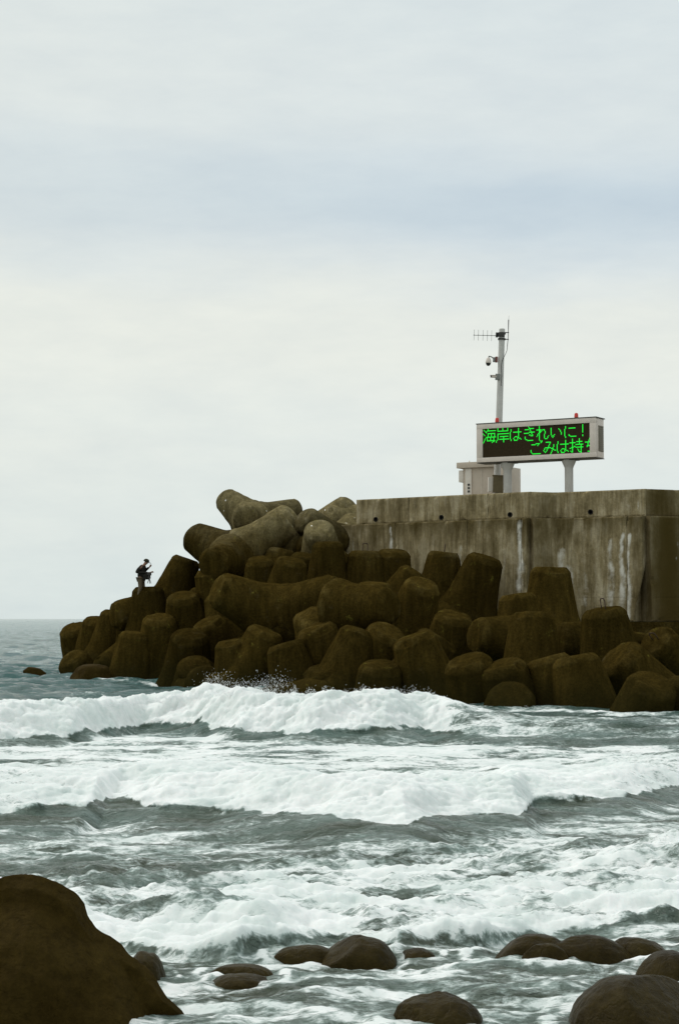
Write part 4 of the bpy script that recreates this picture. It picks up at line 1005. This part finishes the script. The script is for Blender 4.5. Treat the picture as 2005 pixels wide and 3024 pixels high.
def build_person():
    Yp = 76.8; s = Yp / FP
    foot = at(416, 1773, Yp)
    P_ = []; E = []
    def v(x, y, z, r, r2=None): P_.append((x, y, z, r, r2 or r)); return len(P_) - 1
    def e(*ids):
        for a, b in zip(ids[:-1], ids[1:]): E.append((a, b))
    pel = v(0, 0, .93, .125, .10); sp = v(.02, 0, 1.08, .12, .095); ch = v(.05, 0, 1.27, .145, .10); nb = v(.10, 0, 1.43, .07); nk = v(.15, 0, 1.49, .055); hd = v(.20, 0, 1.56, .09, .078); ht = v(.215, 0, 1.645, .062)
    e(pel, sp, ch, nb, nk, hd, ht)
    nose = v(.285, 0, 1.545, .018); e(hd, nose)
    hands = {1: ((.30, .06, 1.36), (.34, .04, 1.41)), -1: ((.33, -.09, 1.13), (.41, -.07, 1.15))}
    arm_pts = {}
    for sd in (1, -1):
        hip = v(.0, .09 * sd, .88, .095); kn = v(.05 if sd > 0 else .02, .11 * sd, .50, .062); an = v(-.03 + .04 * sd, .115 * sd, .09, .042); to = v(.10 + .04 * sd, .13 * sd, .045, .035)
        e(pel, hip, kn, an, to)
        sh = v(.07, .18 * sd, 1.385, .062); el_ = v(-.10 if sd < 0 else -.02, .27 * sd, 1.14, .044)
        (wx, wy, wz), (hx, hy, hz) = hands[sd]
        wr = v(wx, wy, wz, .030); pm = v(hx, hy, hz, .034, .02)
        e(ch, sh, el_, wr, pm)
        fd = (Vector((hx, hy, hz)) - Vector((wx, wy, wz))).normalized()
        side = fd.cross(Vector((0, 1, 0))).normalized()
        for k, (off, ln) in enumerate(((-.027, .062), (-.009, .075), (.009, .07), (.027, .055))):
            b_ = Vector((hx, hy, hz)) + side * off + fd * .03
            m_ = b_ + fd * ln * .5; q_ = m_ + fd * ln * .3 + Vector((0, -.025 * sd, -.01))
            i1 = v(*b_, .0095); i2 = v(*m_, .009); i3 = v(*q_, .008); e(pm, i1, i2, i3)
        th = Vector((wx, wy, wz)).lerp(Vector((hx, hy, hz)), .55); t1 = th + side * -.035 + fd * .01; t2 = t1 + side * -.012 + fd * .035
        i1 = v(*t1, .011); i2 = v(*t2, .009); e(pm, i1, i2)
    body = skin_figure('person', P_, E, M['skin'])
    body.location = foot; body.rotation_euler = (0, 0, R(-12)); body.scale = (1.14, 1.14, 1.02)
    tag(body, 'person in dark jacket, khaki trousers and cap, head bowed, standing on the heap', 'person')
    # jacket
    J = []; JE = []
    def jv(x, y, z, r, r2=None): J.append((x, y, z, r, r2 or r)); return len(J) - 1
    a0 = jv(.0, 0, .88, .175, .155); a1 = jv(.02, 0, 1.06, .175, .155); a2 = jv(.03, 0, 1.26, .19, .165); a3 = jv(.09, 0, 1.41, .10, .09)
    JE += [(a0, a1), (a1, a2), (a2, a3)]
    for sd in (1, -1):
        s0 = jv(.065, .185 * sd, 1.385, .085); s1 = jv(-.10 if sd < 0 else -.02, .275 * sd, 1.14, .065); (wx, wy, wz), _ = hands[sd]
        s2 = jv(wx - .02, wy, wz - .005, .046); JE += [(a2, s0), (s0, s1), (s1, s2)]
    skin_figure('jacket', J, JE, M['jacket'], body)
    K = []; KE = []
    def kv(x, y, z, r, r2=None): K.append((x, y, z, r, r2 or r)); return len(K) - 1
    b0 = kv(0, 0, .94, .145, .12)
    for sd in (1, -1):
        k0 = kv(.0, .095 * sd, .86, .11); k1 = kv(.05 if sd > 0 else .02, .11 * sd, .50, .083); k2 = kv(-.03 + .04 * sd, .115 * sd, .12, .066); KE += [(b0, k0), (k0, k1), (k1, k2)]
    skin_figure('trousers', K, KE, M['trouser'], body)
    for sd in (1, -1):
        bm = bmesh.new(); bmesh.ops.create_uvsphere(bm, u_segments=16, v_segments=10, radius=1, matrix=Matrix.Translation((.06 + .04 * sd, .12 * sd, .045)) @ Matrix.Diagonal((.145, .055, .055, 1)))
        me = bm_mesh('shoe', bm); smooth(me); obj('shoe', me, M['shoe'], body)
    bm = bmesh.new()
    rotm = Matrix.Translation((.20, 0, 1.60)) @ Matrix.Rotation(R(22), 4, 'Y')
    add_lathe(bm, [(.108, -.015), (.108, .02), (.098, .06), (.07, .092), (.03, .108)], 20, rotm)
    me = bm_mesh('cap', bm); smooth(me); cp = obj('cap', me, M['cap'], body)
    bm = bmesh.new(); bmesh.ops.create_uvsphere(bm, u_segments=16, v_segments=8, radius=1, matrix=rotm @ Matrix.Translation((.13, 0, -.01)) @ Matrix.Diagonal((.085, .075, .012, 1)))
    me = bm_mesh('peak', bm); smooth(me); obj('peak', me, M['cap'], cp)
    # dark bag hung in front of the waist and the slim stand by the hands
    bm = bmesh.new(); add_box(bm, .22, -.06, 1.00, .22, .20, .30, .04); me = bm_mesh('waist_bag', bm); smooth_by_angle(me, 40); obj('waist_bag', me, M['jacket'], body)
    base = at(441, 1719, Yp - 0.4)
    st = empty('tripod', base); tag(st, 'small dark tripod stand just in front of the person', 'tripod')
    for k in range(3):
        a = R(90 + 120 * k); bm = bmesh.new(); add_tube(bm, (.09 * math.cos(a), .12 * math.sin(a), -0.06), (0, 0, .16), .012, .014, 8); obj('leg', bm_mesh('leg', bm), M['dark'], st)
    bm = bmesh.new(); add_tube(bm, (0, 0, .14), (0, 0, .30), .06, .05, 10); obj('column', bm_mesh('column', bm), M['dark'], st)
    bm = bmesh.new(); add_box(bm, .0, 0, .34, .17, .12, .14, .03); obj('head', bm_mesh('head', bm), M['dark'], st)
build_person()

# ------------------------------------------------------------------ boulders and rocks
def boulder(name, label, px, py_top, py_base, half_w, Y, depth=None, mat='boulder', seed=1, skew=0.0, rough=0.10, cat='boulder', sub=5, flat=1.0, sink=0.0, ang=0.0, below=0.0, group='wet boulders in the shallows'):
    """a water-worn stone whose widest half width is half_w picture columns, top at py_top, waterline at py_base"""
    s = Y / FP
    c = at(px, py_base, Y)
    rx = half_w * 1.1 * s; rz = (py_base - py_top) * s + sink; ry = depth or rx * 0.8
    bm = bmesh.new(); bmesh.ops.create_icosphere(bm, subdivisions=sub, radius=1.0)
    V = np.array([v.co[:] for v in bm.verts])
    V = np.sign(V) * np.abs(V) ** np.array([0.80, 0.88, 0.62])
    n = noise3(V, 0.9, seed * 13, 3) * rough * 1.8 + noise3(V, 2.6, seed * 29, 4) * rough * 0.55 + noise3(V, 7.0, seed * 41, 3) * rough * 0.16
    # faceting: pull towards a few random planes
    rg = np.random.default_rng(seed)
    for _ in range(4):
        dvec = rg.normal(size=3); dvec[2] = dvec[2] * 0.6 + 0.1; dvec /= np.linalg.norm(dvec); cut = rg.uniform(0.80, 0.95)
        ex = np.maximum(V @ dvec - cut, 0); V -= dvec[None] * (ex * 0.85)[:, None]
    V *= (1 + n)[:, None]
    V[:, 0] += skew * np.clip(V[:, 2], 0, None)
    V /= np.abs(V[:, 2]).max() if V[:, 2].max() <= 0 else V[:, 2].max()
    wx = np.abs(V[:, 0]).max()
    V[:, 0] *= rx / wx; V[:, 1] *= ry; V[:, 2] *= rz
    ca, sa = math.cos(ang), math.sin(ang)
    X0 = V[:, 0].copy(); V[:, 0] = X0 * ca - V[:, 2] * sa * 1.0; V[:, 2] = X0 * sa + V[:, 2] * ca
    for v, p in zip(bm.verts, V): v.co = p
    me = bm_mesh(name, bm); smooth(me)
    o = obj(name, me, M[mat]); o.location = (c.x, c.y, c.z - sink)
    tag(o, label, cat, group)
    return o
def gy(py): return ground(1000, py).y
for (lb, px_, pt, pb, hw, dep, sd_, sk) in BL:
    boulder('boulder', lb, px_, pt, pb, hw, ground(px_, pb).y + dep * 0.75, dep, seed=sd_, skew=sk, sub=6 if hw > 125 else 5, rough=0.07, sink=0.12)
# rocks in the water off the seaward tip
gfar = 'small rocks off the tip of the heap'
boulder('sea_rock', 'pointed rock awash near the foot of the tip', 270, 1962, 2012, 58, 72.0, 0.6, 'bigrock', 21, 0.0, 0.14, 'rock', 4, group=gfar)
boulder('sea_rock', 'small dark rock alone in the water off the tip', 108, 1970, 1996, 36, 75.0, 0.4, 'bigrock', 22, -0.35, 0.14, 'rock', 4, group=gfar)
boulder('sea_rock', 'lowest flat rock off the tip, barely above water', 48, 1986, 1996, 26, 76.0, 0.35, 'bigrock', 23, 0.0, 0.14, 'rock', 4, group=gfar)

def big_rock():
    """large dark rock in the lower left: outline with its own depth and thickness"""
    Yc = 11.35; s = Yc / FP
    sil = [(-620, 3120), (-480, 2960), (-340, 2780), (-190, 2640), (-60, 2590), (40, 2574), (110, 2570), (178, 2598), (232, 2640), (262, 2694), (290, 2730), (372, 2785), (410, 2822), (455, 2872), (512, 2946), (560, 3014), (640, 3130)]
    xs = np.array([(a - PW / 2) * s for a, b in sil]); zs = np.array([CAMZ + (HOR - b) * s for a, b in sil])
    nx, na = 170, 110
    x = np.linspace(xs[0] + .01, xs[-1] - .01, nx); top = np.interp(x, xs, zs)
    zb = -0.6
    V = []
    tt = np.linspace(0, 1, na)
    py_ = np.interp(tt, [0, .22, .42, .55, .72, 1], [-1, -.72, -.22, 0.0, .42, .85]); pz_ = np.interp(tt, [0, .22, .42, .55, .72, 1], [0, .55, .90, 1.0, .78, 0])
    for i in range(nx):
        hgt = max(top[i] - zb, 0.02); w = 0.30 + 0.45 * (hgt / 1.45)
        for yy, zz in zip(py_ * w, pz_ * hgt):
            V.append((x[i], Yc + yy, zb + zz))
    V = np.array(V); pzn = np.tile(pz_, nx)
    n = noise3(V, 1.3, 7, 4) * 0.045 + np.abs(noise3(V, 2.2, 71, 2)) * 0.07 + noise3(V, 4.5, 19, 4) * 0.028 + noise3(V, 14, 23, 3) * 0.008
    V[:, 1] += n * 1.6; V[:, 2] += n * 0.55; V[:, 0] += noise3(V, 3.0, 31, 3) * 0.022
    rg = np.random.default_rng(5); cen = np.array([-2.25, Yc + 0.1, -0.2])
    Q = (V - cen) / np.array([1.5, 0.85, 1.1])
    for _ in range(26):
        dv = rg.normal(size=3); dv[1] = -abs(dv[1]); dv[2] = abs(dv[2]) * 0.6; dv /= np.linalg.norm(dv); cut = rg.uniform(0.72, 0.92)
        Q -= dv[None] * (np.maximum(Q @ dv - cut, 0) * 0.75 * (pzn < 0.93))[:, None]
    V = Q * np.array([1.5, 0.85, 1.1]) + cen
    V += (noise3(V, 6.0, 91, 4) * 0.012)[:, None]
    me = np_mesh('foreground_rock', V, grid_faces(nx, na)); smooth(me)
    bm = bmesh.new(); bm.from_mesh(me); bmesh.ops.recalc_face_normals(bm, faces=bm.faces); bm.to_mesh(me); bm.free()
    o = obj('foreground_rock', me, M['bigrock'], None, True)
    tag(o, 'large dark brown rock filling the lower left corner', 'rock')
big_rock()
